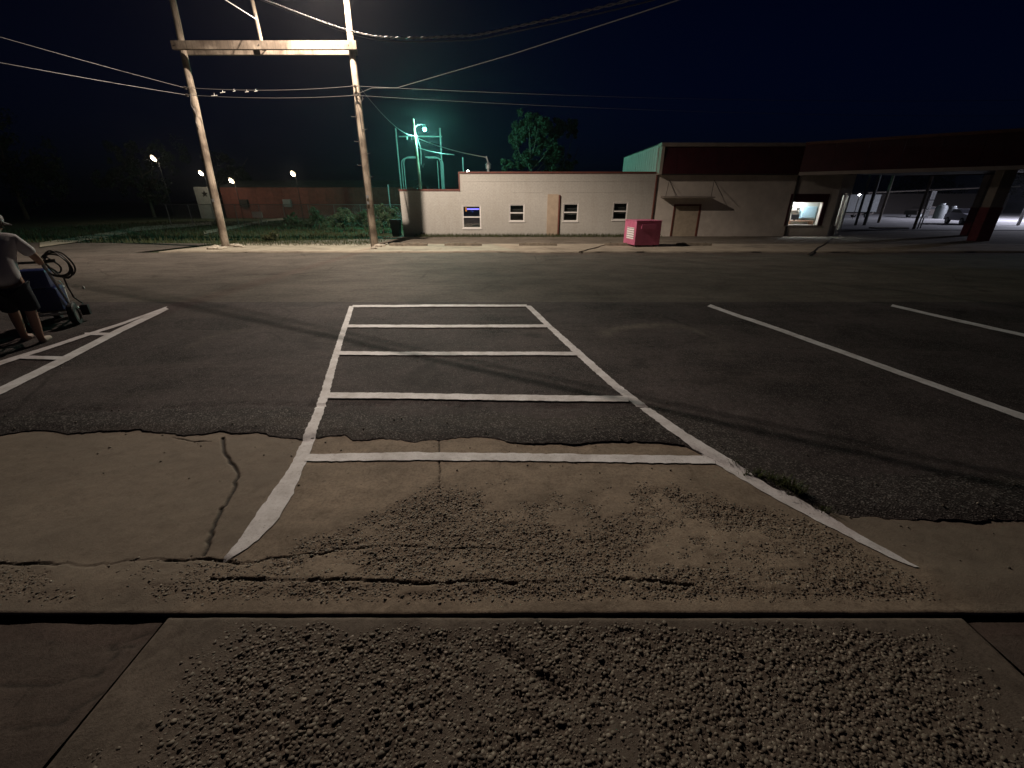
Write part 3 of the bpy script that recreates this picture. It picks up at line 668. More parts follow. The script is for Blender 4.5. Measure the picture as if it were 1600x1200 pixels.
# ------------------------------------------------------------------ wires
def wire(name, pts, r, mat, label, sag=0, n=24, group=None, twist=None):
    pts = [Vector(p) for p in pts]
    if len(pts) == 2:
        a, b = pts; pts = [a+(b-a)*(i/n)-Vector((0,0,sag*4*(i/n)*(1-i/n))) for i in range(n+1)]
    m = MB()
    if twist:
        L = 0; dense = []
        for a, b in zip(pts, pts[1:]):
            k = max(1, int((b-a).length/.05))
            dense += [a+(b-a)*(i/k) for i in range(k)]
        dense.append(pts[-1])
        for ph in range(twist[1]):
            q = []; L = 0
            for i, p in enumerate(dense):
                if i: L += (p-dense[i-1]).length
                an = L*2*math.pi/twist[2]+ph*2*math.pi/twist[1]; q.append(p+Vector((math.cos(an)*twist[0]*.5, math.cos(an)*twist[0]*.5, math.sin(an)*twist[0])))
            m.tube(q, r, 5)
    else: m.tube(pts, r, 6)
    return tag(m.build(name, mat, None, True), label, 'cable', group)
def smooth_curve(pts, n=10):
    P = [Vector(p) for p in pts]; out = []
    for i in range(len(P)-1):
        p0 = P[max(i-1, 0)]; p1 = P[i]; p2 = P[i+1]; p3 = P[min(i+2, len(P)-1)]
        for k in range(n):
            t = k/n; out.append(.5*((2*p1)+(-p0+p2)*t+(2*p0-5*p1+4*p2-p3)*t*t+(-p0+3*p1-3*p2+p3)*t**3))
    out.append(P[-1]); return out
# its course follows from where it shows against the sky and where its shadow lies on the asphalt
_A, _B = G(200, 461), G(1590, 768); _n = (_A-LMP).cross(_B-LMP); _n.normalize()
def on_shadow_plane(px, py):
    d = Vector(ray(px, py)); o_ = Vector((0, 0, EYE)); return o_+d*(_n.dot(LMP-o_)/_n.dot(d))
_t = [on_shadow_plane(*q) for q in ((415,0),(480,25),(540,46),(600,58),(700,57),(790,45))]
_e = _t[-1]+(_t[-1]-_t[-3])*.5
trip = smooth_curve([_t[0]+(_t[0]-_t[1])*1.1]+_t+[_t[-1]+Vector((3.1,-2.6,-.12)), _t[-1]+Vector((7.6,-6.9,.1)), _t[-1]+Vector((13,-12.5,.7))])
if _n.z > 0: _n = -_n
wire('service_cable', trip, .008, MT['wire_bright'], 'twisted bright overhead cable crossing in front of the lamp pole top', twist=(.012, 2, .38))
wire('service_cable', [p+_n*.07 for p in trip], .008, MT['cable'], 'dark slack cable hung just under the twisted bright cable')
for (z0, q, lab) in ((5.85, (0,52), 'upper of two cables running off past the left pole'), (5.6, (0,92), 'lower of two cables running off past the left pole')):
    a = Vector((PLX+.26, PCY-.26, z0)); b = AT(*q, 15.5); b2 = b+(b-a)*1.2; wire('overhead_cable', [a, b2], .011, MT['cable'], lab, .10)
wire('overhead_cable', [(PLX+.28, PCY-.25, 5.85), (PCX+.07, PCY-.25, 5.9)], .009, MT['cable'], 'upper cable slung between the two wooden poles', .12)
wire('overhead_cable', [(PLX+.27, PCY-.25, 5.6), (PCX+.06, PCY-.25, 5.58)], .008, MT['cable'], 'lower cable slung between the two wooden poles', .10)
wire('overhead_cable', [(PCX+.07, PCY-.25, 5.9), (40, 24.5, 6.6)], .006, MT['cable'], 'upper cable running right from the lamp pole over the lot', .5)
wire('overhead_cable', [(PCX+.06, PCY-.25, 5.58), (40, 24.4, 5.8)], .005, MT['cable'], 'lower cable running right from the lamp pole over the lot', .5)
wire('service_cable', [(PCX+.12, PCY-.25, 5.62), (PCX+1.0, 19.6, 5.66), AT(620,137.5,18.6), AT(800,85,14.2), AT(1000,20,10), AT(1300,-80,7)], .011, MT['cable'], 'service drop rising to the right from the lamp pole')
wire('overhead_cable', [AT(340,-8,19.0), AT(400,30,19.6), (sx-.02, PCY-.05, 8.3)], .014, MT['wire_bright'], 'short bright cable reaching the upright on the beam')
for px, py, w in ((335,150,10),(348,145,8),(366,143,4),(386,144,6),(400,143,5)):
    p = AT(px, py, PCY-.25); m = MB(); m.tube([p-Vector((w*.012,0,.0)), p+Vector((w*.012,0,.02))], .013, 6); m.tube([p, p+Vector((.01,0,.09))], .008, 5); tag(m.build('cable_clip', MT['insulator']), 'small pale clip on the cable between the two wooden poles', 'cable clip', 'clips on the cable between the poles')
# broken kerb pieces and rubble at the pole feet
def rock(name, p, s, mat, label, seed, group):
    r = random.Random(seed); bm = bmesh.new(); bmesh.ops.create_icosphere(bm, subdivisions=2, radius=1)
    for v in bm.verts: v.co = Vector((v.co.x*s[0]*r.uniform(.8,1.15), v.co.y*s[1]*r.uniform(.8,1.15), v.co.z*s[2]*r.uniform(.75,1.15)))
    me = bpy.data.meshes.new(name); bm.to_mesh(me); bm.free(); me.materials.append(mat); o = bpy.data.objects.new(name, me); COL.objects.link(o); o.location = p; o.rotation_euler = (0, 0, r.uniform(0, 3)); return tag(o, label, 'rubble', group)
def rubble(px, py, s, i, where): 
    p = G(px, py); rock('concrete_chunk', p+Vector((0, 0, s*.3+.04)), (s*1.5, s, s*.5), MT['stone'], 'pale concrete chunk on the ground at the '+where, i, 'rubble at the '+where)
for i, (px, py, s) in enumerate([(332,391,.16),(338,389.5,.2),(344,391,.13),(366,386,.14),(372,387,.17),(380,388,.1),(350,390,.12)]): rubble(px, py, s, i, 'left pole foot')
for i, (px, py, s) in enumerate([(590,387,.16),(598,386,.12),(585,390,.12),(604,384,.10)]): rubble(px, py, s, 20+i, 'lamp pole foot')

# ================================================================== WHITE BUILDING
YB = 29.0
def wall_open(m, x0, x1, z0, z1, ops, y=YB, th=.22):
    xs = sorted({x0, x1, *[v for o in ops for v in (o[0], o[1])]}); zs = sorted({z0, z1, *[v for o in ops for v in (o[2], o[3])]})
    for xa, xb in zip(xs, xs[1:]):
        for za, zb in zip(zs, zs[1:]):
            cx, cz = (xa+xb)/2, (za+zb)/2
            if any(o[0] < cx < o[1] and o[2] < cz < o[3] for o in ops): continue
            m.add([(xa,y,za),(xb,y,za),(xb,y,zb),(xa,y,zb)], [(0,1,2,3)]); m.add([(xa,y+th,za),(xb,y+th,za),(xb,y+th,zb),(xa,y+th,zb)], [(3,2,1,0)])
    for a, b, c, d in ops:
        m.add([(a,y,c),(b,y,c),(b,y,d),(a,y,d),(a,y+th,c),(b,y+th,c),(b,y+th,d),(a,y+th,d)], [(0,4,5,1),(1,5,6,2),(2,6,7,3),(3,7,4,0)])
gB = gz(YB)-.12
XA = AT(631, 369, YB).x; XS = AT(718.5, 285, YB).x; XM = AT(1019, 330, YB).x; XO = AT(1238, 340, YB).x; XE = AT(1300, 340, YB).x
ZL, ZH, ZT = AT(670, 298, YB).z, AT(870, 271, YB).z, 4.75
DEPTH = 9.0
wb = thing('white_building', 'long low white painted brick building with stepped red-capped parapet', 'building', ((XA+XM)/2, YB+DEPTH/2, gz(YB)))
def winbox(xl, xr, yt, yb): 
    a = AT((xl+xr)/2, (yt+yb)/2, YB); w = (AT(xr, (yt+yb)/2, YB).x-AT(xl, (yt+yb)/2, YB).x)/2
    return (a.x-w, a.x+w, AT((xl+xr)/2, yb, YB).z, AT((xl+xr)/2, yt, YB).z)
wins = [winbox(723,751,321.5,356.5), winbox(796,819,319.5,345.5), winbox(880,903,318,345.5), winbox(958,980,316.5,343.5)]
m = MB(); wall_open(m, XA, XS, gB, ZL, [w for w in wins if w[1] < XS]); wall_open(m, XS, XM, gB, ZH, wins)
m.box(XA+.003, XA+.2, YB+.222, YB+DEPTH, gB, ZL-.004); m.box(XA+.2, XM, YB+DEPTH-.2, YB+DEPTH, gB, ZL-.005); m.box(XS+.003, XS+.18, YB+.222, YB+DEPTH, ZL-.1, ZH-.004)
m.build('wall', MT['wall'], wb)
m = MB(); m.box(XA+.2, XS, YB+.222, YB+DEPTH-.2, ZL-.35, ZL-.25); m.box(XS+.18, XM, YB+.222, YB+DEPTH, ZH-.35, ZH-.25); rf = m.build('roof', MT['roof'], wb)
m = MB(); m.box(XA-.05, XS-.08, YB-.06, YB+.26, ZL, ZL+.09); m.build('parapet_cap', MT['red_trim'], wb)
m = MB(); m.box(XS-.075, XM-.06, YB-.06, YB+.26, ZH, ZH+.10); m.box(XS-.075, XS-.003, YB-.058, YB+.26, ZL-.03, ZH-.002); m.build('parapet_cap', MT['red_trim'], wb)
m = MB(); m.box(XA-.04, XA+.26, YB+.262, YB+DEPTH, ZL, ZL+.09); m.build('parapet_cap', MT['red_trim'], wb)
def window(par, w, rail=.5, frame=MT['white_frame'], fw=.055, y=YB):
    a, b, c, d = w; wd = MB()
    wd.box(a+.002, a+fw, y+.03, y+.10, c+.002, d-.002); wd.box(b-fw, b-.002, y+.03, y+.10, c+.002, d-.002); wd.box(a+fw, b-fw, y+.031, y+.099, c+.002, c+fw); wd.box(a+fw, b-fw, y+.031, y+.099, d-fw, d-.002)
    o = wd.build('window', frame, par)
    zr = c+(d-c)*rail; MB().box(a+fw, b-fw, y+.02, y+.085, zr-.035, zr+.035).build('meeting_rail', frame, o)
    MB().box(a+fw, b-fw, y+.052, y+.058, zr+.035, d-fw).build('pane', MT['glass'], o); MB().box(a+fw, b-fw, y+.042, y+.048, c+fw, zr-.035).build('pane', MT['glass'], o)
    MB().box(a-.05, b+.05, y-.05, y-.002, c-.07, c-.002).build('sill', frame, o)
    m = MB(); m.box(a-.028, a-.002, y-.014, y-.002, c, d+.026); m.box(b+.002, b+.028, y-.014, y-.002, c, d+.026); m.box(a-.002, b+.002, y-.014, y-.002, d+.002, d+.026); m.build('casing', frame, o)
    # the dim room behind
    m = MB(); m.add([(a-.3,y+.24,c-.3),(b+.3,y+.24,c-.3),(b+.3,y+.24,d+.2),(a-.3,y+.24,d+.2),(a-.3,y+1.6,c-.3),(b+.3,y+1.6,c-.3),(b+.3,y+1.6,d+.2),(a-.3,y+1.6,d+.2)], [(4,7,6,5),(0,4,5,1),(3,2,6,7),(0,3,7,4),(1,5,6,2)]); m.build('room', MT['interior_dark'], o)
    return o
wo = [window(wb, w) for w in wins]
# half-drawn blinds and the neon in the first window
a, b, c, d = wins[0]
m = MB(); m.box(a+.25, b-.12, YB+.5, YB+.53, d-.24, d-.17); m.build('neon_tube', EM('violet_neon', (.25,.2,1.0), 4), wo[0])
m = MB(); m.box(a+.12, a+.22, YB+.6, YB+.63, d-.35, d-.10); m.build('neon_tube', EM('amber_neon', (1,.35,.05), .8), wo[0])
light('neon_glow', 'POINT', ((a+b)/2, YB+.4, d-.35), 3, (.2,.25,1), wb, .1)
for w, o in zip(wins[1:], wo[1:]):
    for k in range(7): MB().box(w[0]+.08, w[1]-.08, YB+.30, YB+.315, w[3]-.12-k*.085, w[3]-.165-k*.085+.015).build('blind_slat', MT['metal_cap'], o)
for xl_, xr_, zz_ in ((XS+.1, XM-.1, AT(900, 283.5, YB).z), (AT(800, 301, YB).x, AT(852, 301, YB).x, AT(826, 301, YB).z), (AT(876, 301, YB).x, XM-.2, AT(930, 300.5, YB).z)):
    MB().box(xl_, xr_, YB-.012, YB-.002, zz_, zz_+.025).build('ledge', MT['wall'], wb)
# pilaster, downpipes, meter, vent
p0 = AT(854.5, 340, YB).x; p1 = AT(871.5, 340, YB).x; zt = AT(862, 303.5, YB).z
MB().bevbox(p0, p1, YB-.10, YB-.003, gB, zt, .012).build('pilaster', MT['tan'], wb)
MB().tube([(p1+.06, YB-.07, gB), (p1+.06, YB-.07, zt-.05)], .05, 8).build('downpipe', MT['red_trim'], wb, True)
MB().bevbox(AT(661,365,YB).x-.12, AT(661,365,YB).x+.14, YB-.16, YB-.003, AT(661,371,YB).z, AT(661,363,YB).z, .02).build('gas_meter', MT['dark_metal'], wb)
vx = AT(763, 262, YB+2).x; vz = ZH-.2
m = MB(); m.lathe([(.09,0),(.09,.55),(.16,.58),(.16,.80),(.20,.82),(.02,1.0)], 10, Matrix.Translation((vx, YB+2, vz))); m.tube([(vx-.02,YB+2,vz+1), (vx-.12,YB+2,vz+1.3), (vx-.2,YB+2,vz+1.2)], .05, 6); m.build('roof_vent', MT['pipe'], wb, True)
# small bright lamp on the roof edge
q = AT(731, 268, YB+1.2); m = MB(); m.tube([(q.x, YB+1.2, ZH-.3), (q.x, YB+1.2, q.z-.06)], .02, 6); rl = m.build('lamp_stem', MT['dark_metal'], wb)
m = MB(); m.lathe([(.0,-.075),(.06,-.045),(.075,0),(.06,.045),(0,.075)], 10, Matrix.Translation(q)); m.build('bulb', EM('roof_bulb', (1,.93,.85), 40), rl, True)
# grass along the wall foot
def blades(name, pts, hmin, hmax, w, mat, parent=None, label=None, lean=.35):
    n = len(pts); P = np.array(pts); a = rng.uniform(0, 6.28, n); h = rng.uniform(hmin, hmax, n); d = rng.uniform(0, lean, n)*h; b = rng.uniform(0, 6.28, n)
    ox, oy = np.cos(a)*w, np.sin(a)*w; tx, ty = np.cos(b)*d, np.sin(b)*d
    V = np.stack([np.stack([P[:,0]-ox, P[:,1]-oy, P[:,2]], 1), np.stack([P[:,0]+ox, P[:,1]+oy, P[:,2]], 1), np.stack([P[:,0]+ox*.7+tx*.4, P[:,1]+oy*.7+ty*.4, P[:,2]+h*.6], 1), np.stack([P[:,0]+tx, P[:,1]+ty, P[:,2]+h], 1)], 1).reshape(-1, 3)
    i = np.arange(n)*4; Fq = np.stack([i, i+1, i+2, i+3], 1); o = np_mesh(name, V, Fq, mat, parent, False); o['kind'] = 'stuff'
    if label: o['label'] = label
    return o
pts = [(x, YB-.05-abs(random.gauss(0, .45)), gz(YB)+.0) for x in np.linspace(XA+.8, XM+.6, 5200)]
blades('grass_strip', pts, .08, .28, .012, MT['grass'], None, 'strip of dry grass along the foot of the white wall')
pts = [(random.uniform(-15, -7), 21.2+abs(random.gauss(0, 3)), 0) for _ in range(3500)]; pts = [(x, y, gz(y)-.02) for x, y, z in pts]
blades('weedy_grass', pts, .05, .22, .014, MT['grass'], None, 'short weedy grass between the two poles and the shrubs')

# ------------------------------------------------------------------ store with mansard band and office
st = thing('store_building', 'taller tan stucco store with a dark maroon roof band and lit office window', 'building', ((XM+XE)/2, YB+4.5, gz(YB)))
LW = winbox(1231.5, 1281, 316, 351); XC = XE+1.3; YC = YB+.7
dw = (AT(1050, 350, YB).x, AT(1090, 350, YB).x, gB+.02, AT(1070, 320.5, YB).z)
m = MB(); wall_open(m, XM, XE, gB, ZT-.12, [dw, LW])
m.build('wall', MT['stucco'], st); MB().box(XM+.21, XE+1, YB+8.8, YB+9, gB, ZT-.12).build('rear_wall', MT['stucco'], st)
m = MB(); m.box(XM+.003, XM+.2, YB+.222, YB+9, gB, ZT-.02); m.build('side_wall', MT['white_side'], st)
m = MB()
for k in range(18): m.box(XM-.025, XM+.001, YB+.3+k*.48, YB+.33+k*.48, ZH-.2, ZT-.12)
m.build('siding_rib', MT['white_side'], st)
# chamfered end with shop door
cv = Vector((XC-XE, YC-YB, 0)).normalized(); cl = Vector((XC-XE, YC-YB, 0)).length
cm = Matrix(((cv.x, -cv.y, 0, XE), (cv.y, cv.x, 0, YB), (0, 0, 1, 0), (0, 0, 0, 1)))
def cwall(m, a, b, z0, z1, y0=0, y1=.2): m.box(a, b, y0, y1, z0, z1, cm)
m = MB(); cwall(m, .003, .45, gB, ZT-.13); cwall(m, .45, 1.25, 2.05, ZT-.13); cwall(m, 1.25, cl-.0, gB, ZT-.13); cwall(m, .45, .75, gB, .15); m.build('wall', MT['stucco'], st)
m = MB(); cwall(m, .45, .52, .15, 2.05, -.03, .05); cwall(m, .52, .75, 1.95, 2.05, -.03, .05); dfr = m.build('side_window', MT['maroon'], st)
m = MB(); cwall(m, .52, .75, .15, 1.95, .02, .026); m.build('pane', MT['glass'], dfr)
m = MB(); cwall(m, .77, .84, gB+.12, 2.03, -.05, .05); cwall(m, 1.18, 1.25, gB+.12, 2.03, -.05, .05); cwall(m, .84, 1.18, 1.93, 2.03, -.05, .05); cwall(m, .84, 1.18, gB+.12, gB+.5, -.03, .03); sd = m.build('shop_door', MT['white_frame'], st)
m = MB(); cwall(m, .84, 1.18, gB+.5, 1.93, -.004, .004); m.build('pane', MT['glass'], sd)
MB().tube([cm @ Vector((.9, -.08, .35)), cm @ Vector((.9, -.08, .65))], .015, 6).build('handle', MT['steel'], sd)
m = MB(); m.add([(XC, YC, gB), (XC, YB+9, gB), (XC, YB+9, ZT-.13), (XC, YC, ZT-.13)], [(0,1,2,3)]); m.box(XE-.02, XC, YC+.2, YB+9, ZT-.6, ZT-.45); m.build('end_wall', MT['stucco'], st)
m = MB(); m.box(XM+.2, XE+.6, YB+.25, YB+9.05, ZT-.30, ZT-.2); m.build('roof', MT['roof'], st)
MB().box(XM+2, XE, YB+9.05, YB+15, gB, ZT-.25).build('light_blocker', MT['stucco'], st)  # added unseen block, keeps the teal yard light off the far posts
# mansard band with sloped panels
zb0 = AT(1130, 272, YB).z
mx0 = XM+.16; npan = 14; xr = XE+.2; pw = (xr-mx0)/npan
for k in range(npan):
    a = mx0+k*pw+.006; b = mx0+(k+1)*pw-.006; m = MB()
    m.add([(a,YB-.55,zb0),(b,YB-.55,zb0),(b,YB-.28,ZT-.17),(a,YB-.28,ZT-.17),(a,YB-.5,zb0),(b,YB-.5,zb0),(b,YB-.2,ZT-.17),(a,YB-.2,ZT-.17)], [(0,1,2,3),(5,4,7,6),(0,4,5,1),(3,2,6,7),(0,3,7,4),(1,5,6,2)])
    m.build('mansard_panel', MT['maroon'], st)
m = MB(); m.box(mx0, xr, YB-.53, YB-.003, zb0-.06, zb0-.004); m.build('soffit', MT['dark_metal'], st)
m = MB(); m.box(XM-.04, xr+.1, YB-.42, YB+.24, ZT-.165, ZT+.03); m.build('roof_cap', MT['metal_cap'], st)
m = MB(); m.box(XM-.05, XM+.22, YB+.245, YB+9.05, ZT-.015, ZT+.03); m.build('roof_cap', MT['dark_metal'], st)
m = MB(); m.box(XM-.02, XM+.15, YB-.50, YB-.003, zb0-.05, ZT-.17); m.build('band_end', MT['post_paint'], st)
MB().tube([(XM+.02, YB-.06, gB), (XM+.02, YB-.06, zb0-.06)], .055, 8).build('downpipe', MT['red_trim'], st, True)
XP = AT(1226, 362, YB).x; MB().tube([(XP, YB-.07, gB), (XP, YB-.07, zb0-.06)], .06, 8).build('downpipe', MT['dark_metal'], st, True)
# boarded door and awning
m = MB(); a, b, c, d = dw
MB().box(a+.06, b-.06, YB+.02, YB+.06, c, d-.06).build('boarded_door', MT['plywood'], st)
m.box(a-.04, a+.05, YB-.03, YB+.08, c, d+.05); m.box(b-.05, b+.04, YB-.03, YB+.08, c, d+.05); m.box(a+.05, b-.05, YB-.028, YB+.08, d-.05, d+.05); m.build('door_frame', MT['red_trim'], st)
ax0, ax1 = AT(1037, 308, YB-.6).x, AT(1112, 308, YB-.6).x; az = AT(1075, 309, YB-.6).z
m = MB(); m.add([(ax0-.1,YB-.9,az-.02),(ax1+.1,YB-.9,az-.02),(ax1,YB-.01,az+.02),(ax0,YB-.01,az+.02),(ax0-.1,YB-.9,az+.06),(ax1+.1,YB-.9,az+.06),(ax1,YB-.01,az+.10),(ax0,YB-.01,az+.10)], [(0,3,2,1),(4,5,6,7),(0,1,5,4),(1,2,6,5),(2,3,7,6),(3,0,4,7)])
aw = m.build('awning', MT['metal_cap'], st)
for xx in (AT(1046, 280, YB).x, AT(1116, 280, YB).x):
    MB().tube([(xx, YB-.02, az+1.0), (xx-.35, YB-.8, az+.08)], .014, 6).build('stay_rod', MT['dark_metal'], aw); MB().tube([(xx, YB-.02, az+1.0), (xx+.35, YB-.8, az+.08)], .014, 6).build('stay_rod', MT['dark_metal'], aw)
# office window: maroon surround, pane, sill, bright room
a, b, c, d = LW
m = MB(); m.box(a-.10, b+.28, YB-.06, YB-.003, d+.002, d+.48); m.box(b+.002, b+.28, YB-.058, YB-.003, c-.05, d+.002); m.box(a-.10, a-.002, YB-.057, YB-.003, c-.05, d+.002); wf = m.build('window', MT['maroon'], st)
MB().box(a-.12, b+.3, YB-.12, YB-.004, c-.10, c-.052).build('sill', MT['metal_cap'], wf)
MB().box(a, b, YB+.10, YB+.106, c, d).build('pane', glass_mat('office_glass', .06), wf)
m = MB(); r0, r1, ry = a-.5, XE-.03, YB+1.45; zf, zc = gz(YB)+.02, d+.25
m.add([(r0,YB+.23,zf),(r1,YB+.23,zf),(r1,ry,zf),(r0,ry,zf),(r0,YB+.23,zc),(r1,YB+.23,zc),(r1,ry,zc),(r0,ry,zc)], [(0,1,2,3),(7,6,5,4),(3,2,6,7),(0,3,7,4),(1,5,6,2)]); m.build('office_room', MT['interior'], st)
lp = MB(); lp.box((a+b)/2-.6, (a+b)/2+.6, YB+.45, YB+1.1, zc-.05, zc-.01); lp.build('ceiling_panel', EM('office_ceiling_panel', (1,.98,.95), 42), st)
def inside(name, label, cat, boxes, mat, extra=None):
    t = thing(name, label, cat, (boxes[0][0], boxes[0][2], zf))
    for i, bx in enumerate(boxes): MB().bevbox(*bx, .015).build(extra[i] if extra else 'body', mat[i] if isinstance(mat, list) else mat, t)
    return t
inside('wall_cabinet', 'pale blue cabinet on the back wall inside the lit office', 'cabinet', [(b-.45, b+.5, ry-.35, ry-.03, .55, 1.28), (b-.40, b+.45, ry-.38, ry-.352, .6, 1.22)], [MT['cooler'], MT['cooler']], ['cabinet', 'door'])
inside('desk', 'brown desk below the lit office window', 'desk', [(a+.75, b+.4, YB+.85, YB+1.4, .36, .42), (a+.8, a+.87, YB+.9, YB+1.35, zf, .358), (b+.28, b+.35, YB+.9, YB+1.35, zf, .358)], MT['brown'], ['top', 'leg', 'leg'])
inside('monitor', 'dark computer monitor on the office desk', 'monitor', [(a+.85, a+1.35, YB+.95, YB+1.0, .48, .80), (a+1.05, a+1.15, YB+.96, YB+1.05, .422, .478)], MT['black'], ['screen', 'stand'])
inside('wall_shelf', 'grey shelf on the back wall of the lit office', 'shelf', [(a+.95, b-.5, ry-.3, ry-.03, 1.02, 1.06), (a+1.0, a+1.2, ry-.28, ry-.05, 1.062, 1.28), (a+1.25, a+1.4, ry-.28, ry-.05, 1.062, 1.2)], [MT['metal_cap'], MT['white_frame'], MT['dark_metal']], ['board', 'box', 'box'])

m = MB(); m.add([(XE,YB+2,gB),(XC-.02,YB+2,gB),(XC-.02,YB+2,2.6),(XE,YB+2,2.6),(XC-.02,YC+.2,gB),(XC-.02,YC+.2,2.6)], [(0,3,2,1),(1,2,5,4)]); m.build('entry_wall', MT['interior'], st)
MB().box(XE+.25, XE+.65, YB+1.0, YB+1.9, 2.18, 2.22).build('ceiling_panel', EM('shop_ceiling_panel', (1,.98,.95), 25), st)
# ------------------------------------------------------------------ canopy
CA, CB = Vector((XE-3.2+.0, YB-.6, 0)), Vector((31.5, 17.2, 0))
CA = Vector((17.2, YB-.75, 0)); dv = (CB-CA).normalized(); nv = Vector((-dv.y, dv.x, 0)); clen = (CB-CA).length
cn = thing('canopy', 'dark maroon forecourt canopy reaching out from the store over two posts', 'canopy', (26, 26, gz(25)))
km = Matrix(((dv.x, nv.x, 0, CA.x), (dv.y, nv.y, 0, CA.y), (0, 0, 1, 0), (0, 0, 0, 1)))
CZ0, CZ1 = 3.02, 4.72; np_ = 12
for k in range(np_):
    m = MB(); m.box(clen*k/np_+.006, clen*(k+1)/np_-.006, 0, .05, CZ0+.18, CZ1-.1, km); m.build('fascia_panel', MT['maroon'], cn)
m = MB(); m.box(0, clen, -.06, .2, CZ1-.098, CZ1+.05, km); m.build('cap', MT['red_trim'], cn)
m = MB(); m.box(0, clen, -.03, .14, CZ0, CZ0+.178, km); m.build('edge_beam', MT['post_paint'], cn)
m = MB(); m.add([km @ Vector(p) for p in ((.2,.21,CZ0+.15),(clen,.21,CZ0+.15),(clen,8.5,CZ0+.15),(5.2,8.5,CZ0+.15))], [(0,1,2,3)]); m.add([km @ Vector(p) for p in ((.2,.21,CZ1-.1),(clen,.21,CZ1-.1),(clen,8.5,CZ1-.1),(5.2,8.5,CZ1-.1))], [(3,2,1,0)]); m.build('soffit', MT['dark_metal'], cn)
m = MB(); m.box(5.2, clen, 8.5, 8.55, CZ0+.1, CZ1, km); m.box(clen, clen+.05, 0, 8.5, CZ0+.1, CZ1, km); m.build('fascia_panel', MT['maroon'], cn)
# worn raised letters along the fascia, no longer legible: short blocks
PB = G(1527, 377)
def post(p, w, redh):
    z0 = gz(p.y); pr = MB(); pr.bevbox(p.x-w, p.x+w, p.y-w*.7, p.y+w*.7, z0+redh, CZ0+.12, .02); o = pr.build('post', MT['post_paint'], cn)
    MB().bevbox(p.x-w-.03, p.x+w+.03, p.y-w*.7-.03, p.y+w*.7+.03, z0-.05, z0+redh, .02).build('post_base', MT['red_post'], o)
post(PB, .34, 1.75)
P2 = G(1512, 368.5); post(P2, .30, 1.75)
# forecourt kerb island
m = MB(); a = G(1415, 358); b = G(1345, 356.5); 
m.box(b.x, a.x, a.y-.3, a.y+.5, gz(a.y)-.05, gz(a.y)+.14); tag(m.build('kerb_island', MT['curb']), 'long low kerb island beyond the canopy', 'kerb')

# ================================================================== wheel stops and pink box
ws = None
def wheel_stop(x0, x1, y, label, group):
    t = [(-.09,0),(.09,0),(.085,.05),(.055,.125),(-.055,.125),(-.085,.05)]
    n = 12; m = MB(); vs = []; r = random.Random(int(x0))
    for i in range(n+1):
        x = x0+(x1-x0)*i/n; s = .8 if i in (0, n) else 1
        vs += [(x, y+a*s*r.uniform(.92,1.05), gz(y)+.05+b*s*r.uniform(.93,1.02)) for a, b in t]
    f = [(6*i+k, 6*i+(k+1)%6, 6*i+6+(k+1)%6, 6*i+6+k) for i in range(n) for k in range(6)]+[(5,4,3,2,1,0), tuple(6*n+k for k in range(6))]
    m.add(vs, f); o = m.build('wheel_stop', MT['old_concrete']); tag(o, label, 'wheel stop', group)
    for xx in (x0+.3, x1-.3): MB().tube([(xx, y, gz(y)+.16), (xx, y, gz(y)+.19)], .02, 8).build('anchor_pin', MT['dark_metal'], o)
for xl, xr, lab in ((609,668,'weathered concrete wheel stop next to the lamp pole'), (695,753,'weathered concrete wheel stop second from the lamp pole'), (811,870,'weathered concrete wheel stop third from the lamp pole'), (944,1000,'weathered concrete wheel stop half hidden behind the pink box'), (1056,1111,'weathered concrete wheel stop right of the pink box')):
    y = G(xl, 385.5).y+.1; wheel_stop(AT(xl, 385.5, y).x, AT(xr, 385.5, y).x, y, lab, 'wheel stops along the lot edge')
pk = G(1012, 387); py0 = pk.y-.25
bx0, bx1 = AT(992, 375, py0).x, AT(1033, 375, py0).x; zt = AT(1012, 346, py0).z; zb = gz(py0)+.12
pb = thing('drop_box', 'bright pink box with a white notice, standing on the concrete strip', 'box', ((bx0+bx1)/2, py0+.6, gz(py0)))
dep = 1.35; th_ = R(0)
pmx = Matrix.Translation((bx0, py0, 0)) @ Matrix.Rotation(R(8), 4, 'Z'); bw = bx1-bx0
MB().bevbox(0, bw, 0, dep, zb, zt, .02, pmx).build('body', MT['pink'], pb)
MB().bevbox(-.02, bw+.02, -.02, dep+.02, zt+.001, zt+.035, .012, pmx).build('lid', MT['pink'], pb)
for u, v in ((.1,.1),(bw-.2,.1),(.1,dep-.2),(bw-.2,dep-.2)): MB().box(u, u+.1, v, v+.1, gz(py0)-.02, zb-.002, pmx).build('foot', MT['rubber'], pb)
def poster_mat():
    m, n, l, p = new_mat('notice_print'); v = objvec(n); w = n.new('ShaderNodeTexWave'); w.wave_type = 'BANDS'; w.bands_direction = 'Z'; w.inputs['Scale'].default_value = 3.2; w.inputs['Distortion'].default_value = 0
    l.new(v, w.inputs['Vector']); t = noise(n, l, 26, 3, .6, v); mu = n.new('ShaderNodeMath'); mu.operation = 'MULTIPLY'; l.new(w.outputs['Fac'], mu.inputs[0]); l.new(t.outputs[0], mu.inputs[1])
    r = ramp(n, [(.36, (.80,.76,.76)), (.46, (.16,.13,.15))]); l.new(mu.outputs[0], r.inputs[0]); l.new(r.outputs[0], p.inputs['Base Color']); p.inputs['Roughness'].default_value = .6; return m
MB().box(-.012, -.001, .18, dep-.35, zb+.25, zt-.28, pmx).build('notice', poster_mat(), pb)
MB().bevbox(.25, bw-.25, -.03, -.001, zt-.32, zt-.12, .008, pmx).build('chute_flap', MT['pink'], pb)
